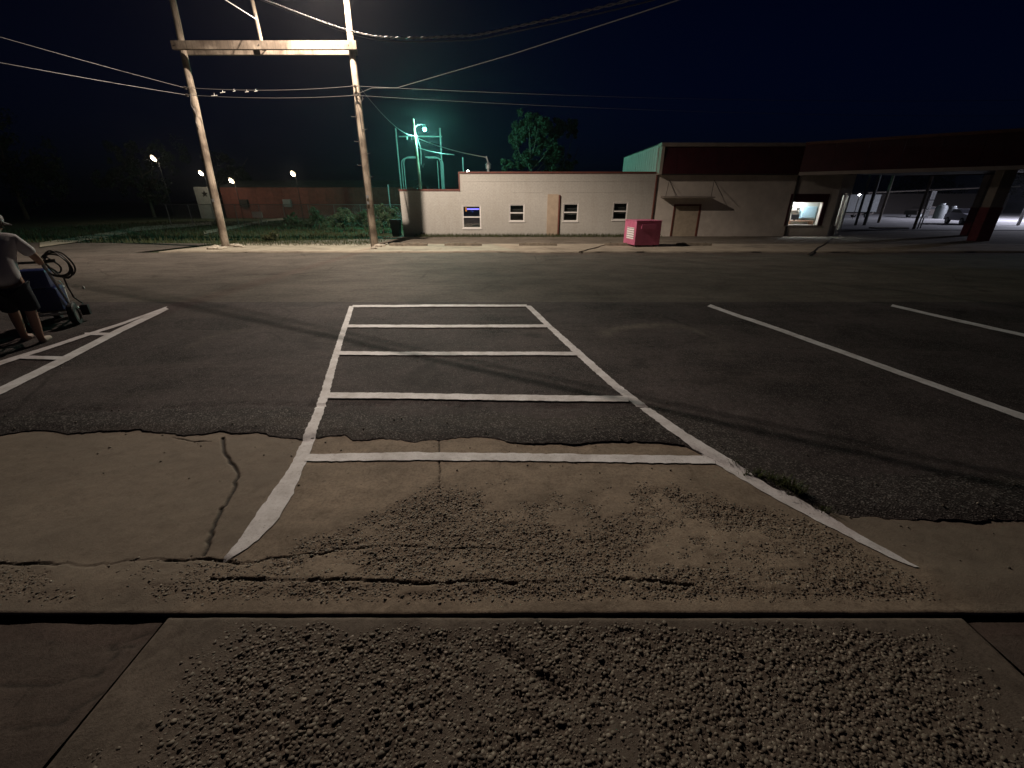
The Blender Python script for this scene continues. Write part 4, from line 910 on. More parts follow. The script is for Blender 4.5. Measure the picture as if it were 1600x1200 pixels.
# black bin at the building corner
bp = G(626.5, 370); tb = thing('wheelie_bin', 'black plastic wheelie bin beside the white building corner', 'bin', (bp.x-.3, bp.y, gz(bp.y)))
m = MB(); x, y, z = bp.x-.3, bp.y+.2, gz(bp.y); m.add([(x-.22,y-.26,z+.02),(x+.22,y-.26,z+.02),(x+.22,y+.26,z+.02),(x-.22,y+.26,z+.02),(x-.29,y-.34,z+.98),(x+.29,y-.34,z+.98),(x+.29,y+.34,z+.98),(x-.29,y+.34,z+.98)], [(0,3,2,1),(4,5,6,7),(0,1,5,4),(1,2,6,5),(2,3,7,6),(3,0,4,7)]); m.build('body', MT['black'], tb)
MB().bevbox(x-.31, x+.31, y-.36, y+.36, z+.985, z+1.04, .02).build('lid', MT['black'], tb)
for s in (-1, 1): MB().lathe([(.02,-.03),(.1,-.03),(.1,.03),(.02,.03)], 12, Matrix.Translation((x+s*.2, y+.3, z+.1)) @ Matrix.Rotation(R(90), 4, 'Z'), 'y').build('wheel', MT['rubber'], tb)

# ================================================================== PERSON and line-painting machine
def skinned(name, verts, edges, rad, mat, parent, root=0, sub=2):
    me = bpy.data.meshes.new(name); me.from_pydata(verts, edges, []); o = bpy.data.objects.new(name, me); COL.objects.link(o); me.materials.append(mat)
    md = o.modifiers.new('skin', 'SKIN'); md.use_smooth_shade = True
    for i, r in enumerate(rad):
        sv = me.skin_vertices[0].data[i]; sv.radius = (r, r) if not isinstance(r, tuple) else r; sv.use_root = (i == root)
    ms = o.modifiers.new('sub', 'SUBSURF'); ms.levels = sub; ms.render_levels = sub; o.parent = parent; return o
HP = Vector((-6.19, 5.25, 0))
pe = thing('person', 'person in white t-shirt, cap and dark shorts leaning on the line painting machine', 'person', HP)
pe.rotation_euler = (0, 0, R(122)); pe.scale = (.94,)*3
# local axes: +x the way the person faces, +y the person's left
class Sk:
    def __init__(s): s.v = []; s.e = []; s.r = []
    def add(s, p, r, parent=None):
        s.v.append(tuple(p)); s.r.append(r)
        if parent is not None: s.e.append((parent, len(s.v)-1))
        return len(s.v)-1
    def chain(s, start, pts):
        k = start
        for p, r in pts: k = s.add(p, r, k)
        return k
B = Sk()
pel = B.add((-.10,0,.86), (.15,.12)); wai = B.add((-.03,0,1.02), (.145,.115), pel); che = B.add((.10,0,1.20), (.16,.12), wai); upc = B.add((.19,0,1.32), (.13,.10), che)
nk = B.add((.27,0,1.40), .058, upc); hb = B.add((.315,0,1.455), .068, nk); hd_ = B.add((.345,0,1.52), .092, hb); ht = B.add((.345,0,1.585), .078, hd_)
no = B.add((.412,-.060,1.505), .018, hd_)
hand_w = {}
for s in (-1, 1):
    tgt = Vector((.62, s*.20, .99)) if s > 0 else Vector((.60, s*.22, .985))
    sh = B.add((.18, s*.16, 1.31), .075, upc); el = B.chain(sh, [((.22, s*.25, 1.18), .058), ((.29, s*.29, 1.05), .047), ((.43, s*.26, 1.0), .042), ((.54, s*.22, .995), .030), ((tgt.x, tgt.y, tgt.z+.015), .030)])
    pk_ = B.chain(el, [((tgt.x+.04, tgt.y, tgt.z+.02), .027)])
    for q, dy in enumerate((-.030,-.010,.010,.030)):
        B.chain(pk_, [((tgt.x+.075, tgt.y+dy, tgt.z+.02), .0095), ((tgt.x+.095-.004*abs(q-1.5), tgt.y+dy, tgt.z-.006), .009), ((tgt.x+.08, tgt.y+dy, tgt.z-.03), .008)])
    B.chain(el, [((tgt.x+.02, tgt.y-s*.04, tgt.z), .011), ((tgt.x+.05, tgt.y-s*.045, tgt.z-.02), .0095)])
    stride = .16 if s > 0 else -.10
    hp = B.add((-.09, s*.10, .80), .098, pel)
    B.chain(hp, [((-.04+stride*.45, s*.11, .62), .085), ((.0+stride*.8, s*.115, .47), .062), ((-.03+stride*.9, s*.115, .30), .058), ((-.06+stride, s*.115, .10), .040), ((-.05+stride, s*.115, .055), .040), ((.05+stride, s*.12, .036), (.040,.032)), ((.14+stride, s*.125, .028), (.036,.024))])
skinned('body', B.v, B.e, B.r, MT['skin'], pe, pel, 2)
S = Sk()
a0 = S.add((-.125,0,.755), (.19,.165)); a1 = S.add((-.075,0,.93), (.185,.15), a0); a2 = S.add((-.02,0,1.05), (.18,.145), a1); a3 = S.add((.10,0,1.21), (.185,.145), a2); a4 = S.add((.175,0,1.33), (.15,.115), a3); S.add((.225,0,1.375), (.085,.085), a4)
for s in (-1, 1):
    k = S.add((.18, s*.17, 1.315), .092, a4); S.chain(k, [((.215, s*.235, 1.20), .085), ((.25, s*.27, 1.12), .082)])
skinned('t_shirt', S.v, S.e, S.r, MT['shirt'], pe, a0, 2)
S = Sk(); a0 = S.add((-.10,0,.86), (.175,.145)); 
for s in (-1, 1):
    stride = .16 if s > 0 else -.10
    k = S.add((-.09, s*.09, .76), .128, a0); S.chain(k, [((-.05+stride*.4, s*.11, .62), .120), ((-.01+stride*.65, s*.115, .49), .112), ((.0+stride*.75, s*.115, .44), .112)])
skinned('shorts', S.v, S.e, S.r, MT['shorts'], pe, a0, 2)
for s in (-1, 1):
    stride = .16 if s > 0 else -.10; S = Sk(); k = S.add((-.08+stride, s*.115, .05), (.046,.048)); S.chain(k, [((-.02+stride, s*.118, .05), (.048,.048)), ((.08+stride, s*.122, .042), (.05,.04)), ((.17+stride, s*.126, .034), (.044,.032))]); skinned('shoe', S.v, S.e, S.r, MT['shoe'], pe, 0, 2)
def local(mb, name, mat, parent, smooth=True):
    o = mb.build(name, mat, None, smooth); o.parent = parent; return o
hr = Matrix.Translation((.345, 0, 1.5)) @ Matrix.Rotation(R(-42), 4, 'Z') @ Matrix.Translation((-.345, 0, -1.5))
tm = hr @ Matrix.Translation((.345, 0, 1.565)) @ Matrix.Rotation(R(12), 4, 'Y')
m = MB(); m.lathe([(.112,-.015),(.114,.02),(.105,.06),(.075,.09),(.03,.105),(0,.107)], 18, tm); cp = local(m, 'cap', MT['cap'], pe)
m = MB(); vs = []; 
for k in range(9):
    an = R(-62+k*15.5); vs += [tm @ Vector((math.cos(an)*.105, math.sin(an)*.105, -.01)), tm @ Vector((math.cos(an)*.12+.075*math.cos(an*.9), math.sin(an)*.115, -.028))]
m.add(vs, [(2*i, 2*i+1, 2*i+3, 2*i+2) for i in range(8)]); m.add([v+Vector((0,0,-.006)) for v in vs], [(2*i+2, 2*i+3, 2*i+1, 2*i) for i in range(8)]); o = local(m, 'brim', MT['cap'], cp)
m = MB(); m.lathe([(.095,-.10),(.104,-.04),(.108,-.012)], 16, Matrix.Translation((.325, 0, 1.565))); local(m, 'hair', MT['hair'], pe)
for s in (-1, 1): m = MB(); m.lathe([(0,-.012),(.02,-.008),(.026,.0),(.018,.01),(0,.012)], 10, hr @ Matrix.Translation((.335, s*.094, 1.505)) @ Matrix.Rotation(R(90), 4, 'X')); local(m, 'ear', MT['skin'], pe)
for s in (-1, 1): m = MB(); m.lathe([(0,-.011),(.008,-.007),(.011,0),(.008,.007),(0,.011)], 8, hr @ Matrix.Translation((.425, s*.033, 1.525))); local(m, 'eye', MT['black'], pe)
m = MB(); m.tube([(.41,-.024,1.465),(.425,0,1.466),(.41,.024,1.465)], .007, 6, True, hr); local(m, 'mouth', MT['brown'], pe)

MC = HP+Vector((math.cos(R(122)), math.sin(R(122)), 0))*(.61+.525)*.94
ls = thing('line_painting_machine', 'blue walk-behind line painting machine with coiled hose on its handlebar', 'line striper', MC)
ls.rotation_euler = (0, 0, R(122)); ls.scale = (.94,)*3
def lb(name, mat, parent=None, smooth=False):
    def f(mb): return local(mb, name, mat, parent or ls, smooth)
    return f
# local +x forward, handle at -x
m = MB(); m.tube([(-.28,-.2,.2),(.34,-.2,.17),(.36,.2,.17),(-.28,.2,.2)], .022, 8); m.tube([(-.28,-.2,.2),(-.28,.2,.2)], .02, 8); m.tube([(.1,-.2,.18),(.1,.2,.18)], .018, 8); fr = lb('chassis', MT['steel'])(m)
for s in (-1, 1):
    m = MB(); m.tube([(.02, s*.20, .2), (-.22, s*.21, .55), (-.46, s*.22, .92), (-.52, s*.23, .985)], .018, 8); lb('handle_tube', MT['steel'])(m)
m = MB(); m.tube([(-.52,-.36,1.0),(-.53,-.2,.99),(-.53,.2,.99),(-.52,.36,1.0)], .017, 8); hb_ = lb('handlebar', MT['black'])(m)
for s in (-1, 1): m = MB(); m.tube([(-.525, s*.24, .995), (-.52, s*.37, 1.0)], .024, 10); lb('grip', MT['rubber'], hb_)(m)
def wheel(x, y, r, w):
    m = MB(); mm = Matrix.Translation((x, y, r)); m.lathe([(r*.55,-w*.5),(r*.9,-w*.5),(r,-w*.3),(r,w*.3),(r*.9,w*.5),(r*.55,w*.5)], 20, mm, 'y'); o = lb('wheel', MT['rubber'], None, True)(m)
    m = MB(); m.lathe([(0,-w*.3),(r*.56,-w*.35),(r*.56,w*.35),(0,w*.3)], 16, mm, 'y'); lb('rim', MT['steel'], o)(m)
wheel(-.26, -.27, .17, .08); wheel(-.26, .27, .17, .08); wheel(.42, -.10, .13, .08); wheel(.42,.10,.13,.08)
m = MB(); m.bevbox(-.22, .16, -.17, .17, .24, .58, .03); lb('pump_housing', MT['blue'])(m)
m = MB(); m.bevbox(-.32, -.02, -.16, .16, .60, .86, .04); lb('engine_cover', MT['blue'])(m)
m = MB(); m.lathe([(.0,.2),(.13,.2),(.145,.5),(.15,.5),(.15,.52),(.0,.52)], 16, Matrix.Translation((.28, 0, .02))); bk = lb('paint_bucket', MT['white_frame'], None, True)(m)
m = MB(); m.tube([(.28,-.15,.5),(.28,-.12,.62),(.28,.0,.67),(.28,.12,.62),(.28,.15,.5)], .005, 6); lb('bail', MT['steel'], bk)(m)
m = MB(); m.tube([(.05,.18,.5),(.2,.19,.6),(.28,.05,.62),(.28,.03,.4)], .02, 8); lb('suction_pipe', MT['steel'])(m)
m = MB(); m.bevbox(-.05, .05, -.40, -.30, .10, .26, .01); m.tube([(0,-.2,.2),(0,-.35,.2)], .014, 6); lb('spray_gun', MT['black'])(m)
for k, (yy, rad, tl) in enumerate(((-.34,.20,.2),(-.36,.235,-.25),(-.33,.17,.5),(-.38,.215,.05),(-.30,.14,-.4))):
    m = MB(); mm = Matrix.Translation((-.42, yy, .93)) @ Matrix.Rotation(tl, 4, 'X') @ Matrix.Rotation(tl*.7+.9, 4, 'Z')
    m.tube([mm @ Vector((rad*math.cos(t*.2618), .012*math.sin(t*.8), rad*math.sin(t*.2618)*.85)) for t in range(25)], .011, 7); lb('hose_coil', MT['hose'], None, True)(m)
m = MB(); m.tube([(-.42,-.36,.75),(-.3,-.33,.6),(-.1,-.3,.4),(0,-.35,.28)], .011, 7); lb('hose', MT['hose'], None, True)(m)

# ================================================================== weeds in the broken edge
def tuft(px, py, n, h, label):
    p = G(px, py); r = random.Random(int(px)); m = MB()
    for k in range(n):
        a = r.uniform(0, 6.28); rr = abs(r.gauss(0, .018)); b = Vector((p.x+rr*1.6*math.cos(a), p.y+rr*.8*math.sin(a), float(top_z(p.x, p.y))-.004)); L = h*r.uniform(.5, 1.1); ln = r.uniform(.3, 1.0); w = r.uniform(.002, .004)
        d = Vector((math.cos(a), math.sin(a), 0)); sd = Vector((-d.y, d.x, 0))*w
        c1 = b+d*L*ln*.35+Vector((0,0,L*.6)); c2 = b+d*L*ln+Vector((0,0,L*(1-.45*ln)))
        m.add([b-sd, b+sd, c1+sd*.8, c1-sd*.8, c2], [(0,1,2,3), (3,2,4)])
    tag(m.build('weed', MT['grass']), label, 'weed', 'weeds along the broken asphalt edge')
for px, py, n, h in ((1168,742,26,.05),(1185,745,34,.06),(1205,752,40,.07),(1222,760,50,.075),(1236,768,60,.085),(1248,775,40,.07),(1285,800,20,.05),(1150,728,18,.04)):
    tuft(px, py, n, h, 'small green weed in the broken asphalt edge beside the long white line')
# loose grit on the ground
gx = rng.uniform(-5, 5, 1500); gy = rng.uniform(1.4, 7.5, 1500); wgt = np.exp(-((gy-edge_y(gx))/.35)**2)+.12; kp = rng.random(1500) < wgt; gx, gy = gx[kp], gy[kp]
n = len(gx); s = rng.uniform(.003, .009, n); V = (IV[None]*(1+.3*(rng.random((n, len(IV), 1))-.5))*s[:, None, None]*np.array([1,1,.7])+np.stack([gx, gy, top_z(gx, gy)+s*.4], 1)[:, None]).reshape(-1, 3)
kind(np_mesh('loose_grit', V, (IF[None]+(np.arange(n)*len(IV))[:, None, None]).reshape(-1, 3), MT['pebble'], None, True, {'tone': np.repeat(rng.uniform(.3, 1, n), len(IV))}), 'stuff', 'loose grit scattered over asphalt and concrete')
p = G(131, 451); rock('glint_speck', p+Vector((0,0,.02)), (.03,.02,.04), MT['white_frame'], 'tiny white speck standing for a glint on the street beyond the machine', 5, 'glint_mark'); o = bpy.data.objects['glint_speck']; o['category'] = 'glint_mark'  # white speck added to stand for a glint on the road

# ================================================================== teal yard lamp and steel frame behind the white building
YT = 41.0
ym = thing('yard_lamp_pole', 'wooden pole with a teal glowing yard lamp behind the white building', 'lamp pole', (AT(655, 300, YT).x, YT, gz(YT)))
lx = AT(652, 240, YT).x; tz = AT(650, 186, YT).z; tq = AT(664, 201.5, YT)
MB().tube(wavy((lx+.15, YT, gz(YT)-.2), (lx-.12, YT, tz), 10, .01, 3), [.15-.006*i for i in range(11)], 10).build('pole', MT['wood'], ym, True)
MB().tube([(lx-.08, YT-.1, tq.z+.0), (lx+.25, YT-.15, tq.z+.28), (tq.x-.2, YT-.2, tq.z+.3), (tq.x-.05, YT-.2, tq.z+.22)], .03, 7).build('lamp_arm', MT['pipe'], ym, True)
m = MB(); m.lathe([(.04,.30),(.12,.24),(.16,.10),(.17,.06)], 14, Matrix.Translation((tq.x, YT-.2, tq.z))); lh = m.build('lamp_head', MT['pipe'], ym, True)
m = MB(); m.lathe([(0,-.19),(.11,-.15),(.17,-.04),(.16,.06)], 14, Matrix.Translation((tq.x, YT-.2, tq.z))); m.build('globe', EM('teal_globe', (.16,.95,.80), 9), lh, True)
lo = light('yard_light', 'POINT', (tq.x, YT-.2, tq.z-.3), 4000, (.25,1.0,.78), ym, .15)
for k in range(3): MB().lathe([(.03,0),(.06,.03),(.03,.06),(.06,.09),(.03,.12),(.05,.2)], 8, Matrix.Translation((AT((636, 643, 646)[k], 214, YT).x, YT, AT(640, 216, YT).z-.1))).build('insulator', MT['insulator'], ym, True)
m = MB(); m.tube([(lx+.1,YT-.15,tz-1.2),(lx+.35,YT-.15,tz-2.2),(lx+.3,YT-.15,tz-3.3),(lx+.45,YT-.15,tz-3.6),(lx+.55,YT-.15,tz-3.3)], .03, 7); m.build('drip_loop', MT['cable'], ym, True)
sf = thing('pipe_gantry', 'tall galvanised gantry with arched pipes behind the white building', 'gantry', (AT(660, 300, YT+5).x, YT+5, gz(YT)))
Ya = YT+5
for px in (626.5, 692.5):
    a = AT(px, 290, Ya); b = AT(px-.5, 200, Ya); MB().tube([(a.x, Ya, gz(Ya)), (a.x, Ya, b.z)], .075, 10).build('upright', MT['frame_steel'], sf, True)
xa, xb = AT(626.5, 245, Ya).x, AT(692.5, 245, Ya).x; zc1 = AT(660, 213.5, Ya).z; zc2 = AT(660, 245.5, Ya).z
MB().tube([(xa, Ya-.08, zc1), (xb, Ya-.08, zc1)], .055, 8).build('crossbar', MT['frame_steel'], sf, True)
for sgn, x0 in ((1, xa), (-1, xb)):
    for off in (0, .28):
        m = MB(); x = x0+sgn*.25-sgn*off*.8; zt_ = zc2-off*.3
        pts = [(x, Ya-.15, gz(Ya))]+[(x+sgn*(.55-.55*math.cos(t)), Ya-.15, zt_-.55+.55*math.sin(t)) for t in np.linspace(0, math.pi/2, 7)]+[(x+sgn*1.45, Ya-.15, zt_)]
        m.tube(pts, .05, 8); m.build('bent_pipe', MT['frame_steel'], sf, True)
m = MB(); m.tube([(AT(682, 250, Ya).x, Ya+.5, gz(Ya)), (AT(682, 250, Ya).x, Ya+.5, AT(682, 250, Ya).z)], .05, 8); m.build('upright', MT['frame_steel'], sf, True)
# red shed roof and light things behind the low parapet
a, b = AT(700, 297, Ya+3), AT(722, 285, Ya+3)
for px, yt, w in ((606, 288, .06), (652, 294, .05), (723, 246, .05)):
    t = AT(px, yt, YT+6); m = MB(); m.tube([(t.x, YT+6, gz(YT)), (t.x, YT+6, t.z)], w, 7); tag(m.build('steel_post', MT['pipe'], None, True), {606:'thin steel post left of the arched pipe frame', 652:'short steel post under the arched pipes', 723:'thin steel post right of the arched pipe frame'}[px], 'post')
wire('overhead_cable', [(lx, YT-.15, AT(654, 215, YT).z), (vx-.2, YB+2, vz+1.25)], .03, MT['wire_bright'], 'bright service cable from the teal lamp pole to the roof vent', .15)
wire('overhead_cable', [(lx, YT-.15, AT(654, 230, YT).z), AT(710, 242, YT-6)], .022, MT['cable'], 'lower thin cable leaving the teal lamp pole', .1)
wire('overhead_cable', [(lx, YT+.1, AT(650, 212, YT).z), (PCX+.1, PCY+.2, 6.0)], .014, MT['cable'], 'dim cable between the lamp pole and the teal yard lamp', .5)

# ================================================================== trees, shrubs, fence
def tree(name, base, h, w, n, mat, label, cat, seed, lobes=None, trunk=.16, leaf=.16, group=None):
    r = np.random.default_rng(seed); t = thing(name, label, cat, base, group); bx, by, bz = base
    rr = random.Random(seed)
    m = MB(); m.tube(wavy((bx, by, bz-.1), (bx+.1, by, bz+h*.75), 8, .05, seed), [trunk*(1-.1*i) for i in range(9)], 8)
    m.build('trunk', MT['bark'], t, True)
    for k in range(5):
        a = rr.uniform(0, 6.28); z0 = bz+h*rr.uniform(.3, .6); MB().tube([(bx, by, z0), (bx+math.cos(a)*w*.25, by+math.sin(a)*w*.25, z0+h*.13), (bx+math.cos(a)*w*.4, by+math.sin(a)*w*.4, z0+h*.28)], [trunk*.4, trunk*.25, trunk*.1], 6).build('limb', MT['bark'], t, True)
    cl = lobes or [(rr.gauss(0, .26)*w, rr.gauss(0, .2)*w, h*(.3+.65*rr.random()), w*rr.uniform(.14, .26)) for _ in range(16)]
    C = []
    for cx, cy, cz, cr in cl:
        for _ in range(7):
            d = r.normal(size=3); d /= np.linalg.norm(d); C.append((bx+cx+d[0]*cr*.8, by+cy+d[1]*cr*.8, bz+cz+d[2]*cr*.85, cr*r.uniform(.28, .5)))
    C = np.array(C); i = r.integers(0, len(C), n); d = r.normal(size=(n, 3)); d /= np.linalg.norm(d, axis=1)[:, None]
    p = C[i, :3]+d*(C[i, 3]*r.random(n)**.45)[:, None]; u = r.normal(size=(n, 3)); u /= np.linalg.norm(u, axis=1)[:, None]; v = np.cross(u, r.normal(size=(n, 3))); v /= np.linalg.norm(v, axis=1)[:, None]
    s = leaf*r.uniform(.5, 1.2, n)[:, None]
    V = np.stack([p-u*s*.6, p+v*s*.3, p+u*s*.6, p-v*s*.3], 1).reshape(-1, 3); q = np.arange(n)*4
    np_mesh('crown', V, np.stack([q, q+1, q+2, q+3], 1), mat, t, False); return t
YR = 47.0
a = AT(818, 268, YR); b = AT(868, 268, YR); zt1 = AT(826, 179, YR).z-gz(YR); zt2 = AT(872, 180, YR+2).z-gz(YR)
def lob(h, w, seed):
    r = random.Random(seed); L = []
    for k in range(17):
        f = r.random(); z = h*(.38+.58*f); ww = w*.48*math.sin(math.pi*(.18+.72*f))**.7
        L.append((r.uniform(-1, 1)*ww, r.uniform(-.8, .8)*ww, z, w*r.uniform(.13, .20)))
    return L
tree('leafy_tree', (a.x+.6, YR, gz(YR)), zt1, 5.6, 15000, MT['leaf'], 'tall leafy tree behind the white building, lit green by the teal lamp', 'tree', 5, lob(zt1, 5.6, 2), leaf=.24)
tree('leafy_tree', (b.x+.9, YR+2.5, gz(YR)), zt2, 4.2, 10000, MT['leaf'], 'dimmer leafy tree right beside the brighter one behind the white building', 'tree', 9, lob(zt2, 4.2, 4), leaf=.24)
shr = [(455,352,1.2,1.6,'low shrub nearest the thin path'), (500,352,1.5,2.2,'low shrub in the middle of the green-lit row'), (538,356,1.6,2.2,'bushy shrub just left of the lamp pole'), (570,352,1.9,2.4,'tall shrub behind the lamp pole'), (598,358,2.0,2.2,'bright green shrub between lamp pole and bin'), (617,356,1.8,1.8,'bright green shrub by the white building corner')]
for k, (px, py, h, w, lab) in enumerate(shr):
    p = G(px, py+6); tree('shrub', (p.x, p.y, gz(p.y)), h, w, 3800, MT['shrub'], lab, 'shrub', 30+k, [(random.gauss(0,.22)*w, random.gauss(0,.2)*w, h*random.uniform(.25,.85), w*random.uniform(.14,.22)) for _ in range(10)], .05, .12, 'shrubs beside the white building')
p = G(424, 378); tree('shrub', (p.x, p.y, gz(p.y)), .55, 1.3, 1500, MT['grass'], 'small dry shrub between the two wooden poles', 'shrub', 44, [(random.gauss(0,.3), random.gauss(0,.15), .3*random.random()+.1, .2) for _ in range(8)], .02, .09)
for k, (x, y, h, w, lab) in enumerate(((-62,58,11,10,'tall dark tree at the far left of the barn'), (-74,62,13,12,'broad dark tree furthest from the barn'), (-52,66,9,8,'dark tree next to the white barn end'), (-66,40,9,9,'dark tree beyond the side street'), (-48,80,10,9,'dark tree showing above the barn end'))):
    tree('dark_tree', (x, y, gz(y)), h, w, 6000, MT['leaf_dark'], lab, 'tree', 60+k, None, .25, .34, 'dark trees beyond the barn')
for k, (x, y, h, w, lab) in enumerate(((62,98,9,11,'dark tree behind the pale sign'), (84,96,10,12,'dark tree at the right end of the far lot'), (44,102,8,10,'dark tree behind the box truck'), (102,90,11,12,'dark tree furthest right beyond the far lot'))):
    tree('dark_tree', (x, y, gz(y)), h, w, 4500, MT['leaf_dark'], lab, 'tree', 80+k, None, .25, .36, 'dark trees beyond the far lot')
# grass field at the left
pts = [(random.uniform(-40, -9), random.uniform(23.5, 52), 0) for _ in range(14000)]; pts = [(x, y, gz(y)-.06) for x, y, z in pts if y > 23.5+max(0, -(x+24))*.25]
blades('field_grass', pts, .08, .3, .025, MT['grass'], None, 'rough grass field behind the poles')
fp = [G(395, 351), G(470, 349), G(545, 349), G(622, 352)]
fc = thing('chain_link_fence', 'chain-link fence running behind the shrubs', 'fence', (fp[1].x, fp[1].y, gz(fp[1].y)))
FA = Vector((-34, 45, 0)); FB = Vector((-8.5, 40, 0)); nseg = 10
for k in range(nseg+1):
    p = FA+(FB-FA)*k/nseg; MB().tube([(p.x, p.y, gz(p.y)-.1), (p.x, p.y, gz(p.y)+1.85)], .035, 7).build('post', MT['pipe'], fc, True)
MB().tube([(FA.x, FA.y, gz(FA.y)+1.82), (FB.x, FB.y, gz(FB.y)+1.82)], .025, 6).build('top_rail', MT['pipe'], fc)
m = MB(); L = (FB-FA).length; dr = (FB-FA).normalized(); nn = int(L/.16)
for k in range(nn):
    for sg in (1, -1):
        x0 = k*.16; x1 = x0+sg*1.75
        if 0 <= x1 <= L:
            a = FA+dr*x0; b = FA+dr*x1; m.tube([(a.x, a.y, gz(a.y)+.03), (b.x, b.y, gz(b.y)+1.8)], .006, 3, False)
o = m.build('wire_mesh', MT['pipe'], fc); o['kind'] = 'stuff'
# small sign on a post by the thin path
p = G(406, 354); t = thing('small_sign', 'small blank pale sign on a post beside the thin path', 'sign', (p.x, p.y, gz(p.y)))
MB().bevbox(p.x-.45, p.x+.45, p.y-.03, p.y+.03, gz(p.y)+.75, gz(p.y)+1.25, .02).build('board', MT['barn_white'], t); MB().box(p.x-.04, p.x+.04, p.y-.025, p.y+.025, gz(p.y)-.1, gz(p.y)+.748).build('post', MT['wood'], t)

# ================================================================== red barn with floodlights
YN = 62.0
x0, x1 = AT(352, 330, YN).x, AT(648, 330, YN).x; zt = AT(360, 292.5, YN).z; g0 = gz(YN)
bn = thing('red_barn', 'long low red metal barn with a pale end wall, far behind the poles', 'barn', ((x0+x1)/2, YN+5, g0))
n = 22
for k in range(n):
    a = x0+(x1-x0)*k/n; b = x0+(x1-x0)*(k+1)/n; MB().box(a+.01, b-.01, YN, YN+.12, g0-.1, zt).build('wall_panel', MT['barn'], bn)
MB().box(x0, x1, YN+.125, YN+10, g0-.1, zt-.01).build('wall', MT['barn'], bn)
m = MB(); m.add([(x0-.2,YN-.3,zt+.02),(x1+.2,YN-.3,zt+.02),(x1+.2,YN+5,zt+1.0),(x0-.2,YN+5,zt+1.0),(x0-.2,YN+10.3,zt+.02),(x1+.2,YN+10.3,zt+.02)], [(0,1,2,3),(3,2,5,4),(0,3,4),(1,5,2)]); m.build('roof', MT['roof'], bn)
ax, bx_ = AT(312, 330, YN-1).x, AT(334, 330, YN-1).x
MB().box(ax, bx_, YN-1, YN-.85, g0-.1, AT(320, 292, YN-1).z).build('end_wall', MT['barn_white'], bn)
q = AT(320, 303, YN-1); m = MB(); m.prism([(.45*math.cos(R(90+72*k/2))*(1 if k%2==0 else .42), .45*math.sin(R(90+36*k))*(1 if k%2==0 else .42)) for k in range(10)], -.02, .02, Matrix.Translation((q.x, YN-1.03, q.z)) @ Matrix.Rotation(R(90), 4, 'X')); m.build('star_emblem', MT['dark_metal'], bn)
for px in (383, 450): 
    q = AT(px, 316, YN); MB().bevbox(q.x-.5, q.x+.5, YN-.45, YN-.003, q.z-.6, q.z+.35, .05).build('wall_unit', MT['dark_metal'] if px < 400 else MT['pipe'], bn)
fl = EM('flood_lens', (1,.92,.78), 90); fr_ = EM('flood_reflector', (1,.82,.60), .55)
for k, (px, py, dy, lab) in enumerate(((240,247,-9,'floodlight on the pole furthest from the barn'), (314.5,270,-3,'floodlight on the pole beside the pale barn end'), (362,282,-4,'floodlight on the pole at the red barn corner'), (458,271,-4,'floodlight on the pole at the middle of the red barn'))):
    Yf = YN+dy; q = AT(px, py, Yf); t = thing('floodlight', lab, 'floodlight', (q.x, Yf, gz(Yf)), 'floodlights along the barn')
    MB().tube([(q.x+.02, Yf+.5, gz(Yf)-.2), (q.x+.02, Yf+.5, q.z+.5)], [.04, .03], 8).build('pole', MT['black'], t, True)
    MB().tube([(q.x, Yf+.45, q.z+.25), (q.x, Yf+.1, q.z+.22)], .03, 6).build('arm', MT['dark_metal'], t)
    mm = Matrix.Translation((q.x, Yf, q.z)) @ Matrix.Rotation(R(35), 4, 'Y') @ Matrix.Rotation(R(30), 4, 'X')
    MB().bevbox(-.30, .30, -.05, .2, -.22, .22, .04, mm).build('housing', MT['dark_metal'], t)
    m = MB(); m.lathe([(.16,-.15),(.28,-.10),(.36,-.055)], 16, mm, 'y'); rf_ = m.build('reflector', fr_, t, True)
    m = MB(); m.lathe([(.0,-.20),(.10,-.19),(.17,-.152)], 14, mm, 'y'); m.build('lens', fl, rf_, True)
    lo = light('flood', 'POINT', (q.x, Yf-.4, q.z-.3), 90, (1,.85,.62), t, .12)

# ================================================================== far lot to the right
cp_ = Vector((64, 47, gz(47)))
cl_ = thing('lot_lamp', 'tall cool white lamp standing beyond the right edge of the far lot', 'lamp pole', cp_)
MB().tube([cp_, cp_+Vector((0,0,9))], [.12,.08], 10).build('pole', MT['pipe'], cl_, True); MB().bevbox(cp_.x-1.1, cp_.x+.2, cp_.y-.25, cp_.y+.25, cp_.z+8.9, cp_.z+9.1, .04).build('lamp_head', MT['dark_metal'], cl_)
MB().box(cp_.x-1.0, cp_.x-.3, cp_.y-.2, cp_.y+.2, cp_.z+8.86, cp_.z+8.895).build('lens', EM('lot_lens', (.86,.88,1), 60), cl_)
lo = light('lot_light', 'POINT', cp_+Vector((-.65, 0, 8.6)), 34000, (.80,.82,1.0), cl_, .2); throw(lo, [(0,0),(.1,.03),(.2,.18),(.3,.5),(.45,.85),(.6,1.0),(1,.8)])
def post_far(px, yb, ptop, r, mat, label, lean=0):
    p = G(px, yb); t = AT(ptop[0], ptop[1], p.y); z = gz(p.y)
    return tag(MB().tube([(p.x, p.y, z-.1), (p.x+lean, p.y, t.z)], r, 8).build('lamp_post', mat, None, True), label, 'post', 'posts beyond the canopy')
post_far(1336, 353, (1355,225), .10, MT['frame_steel'], 'slim steel post at the end of the store'); post_far(1350, 353, (1370,235), .14, MT['frame_steel'], 'stout pale post with dark foot beyond the store')
post_far(1372, 349, (1393,225), .12, MT['wood'], 'dim wooden post beyond the stout pale post'); post_far(1427, 359, (1455,225), .10, MT['wood'], 'wooden pole beside the stacked sign')
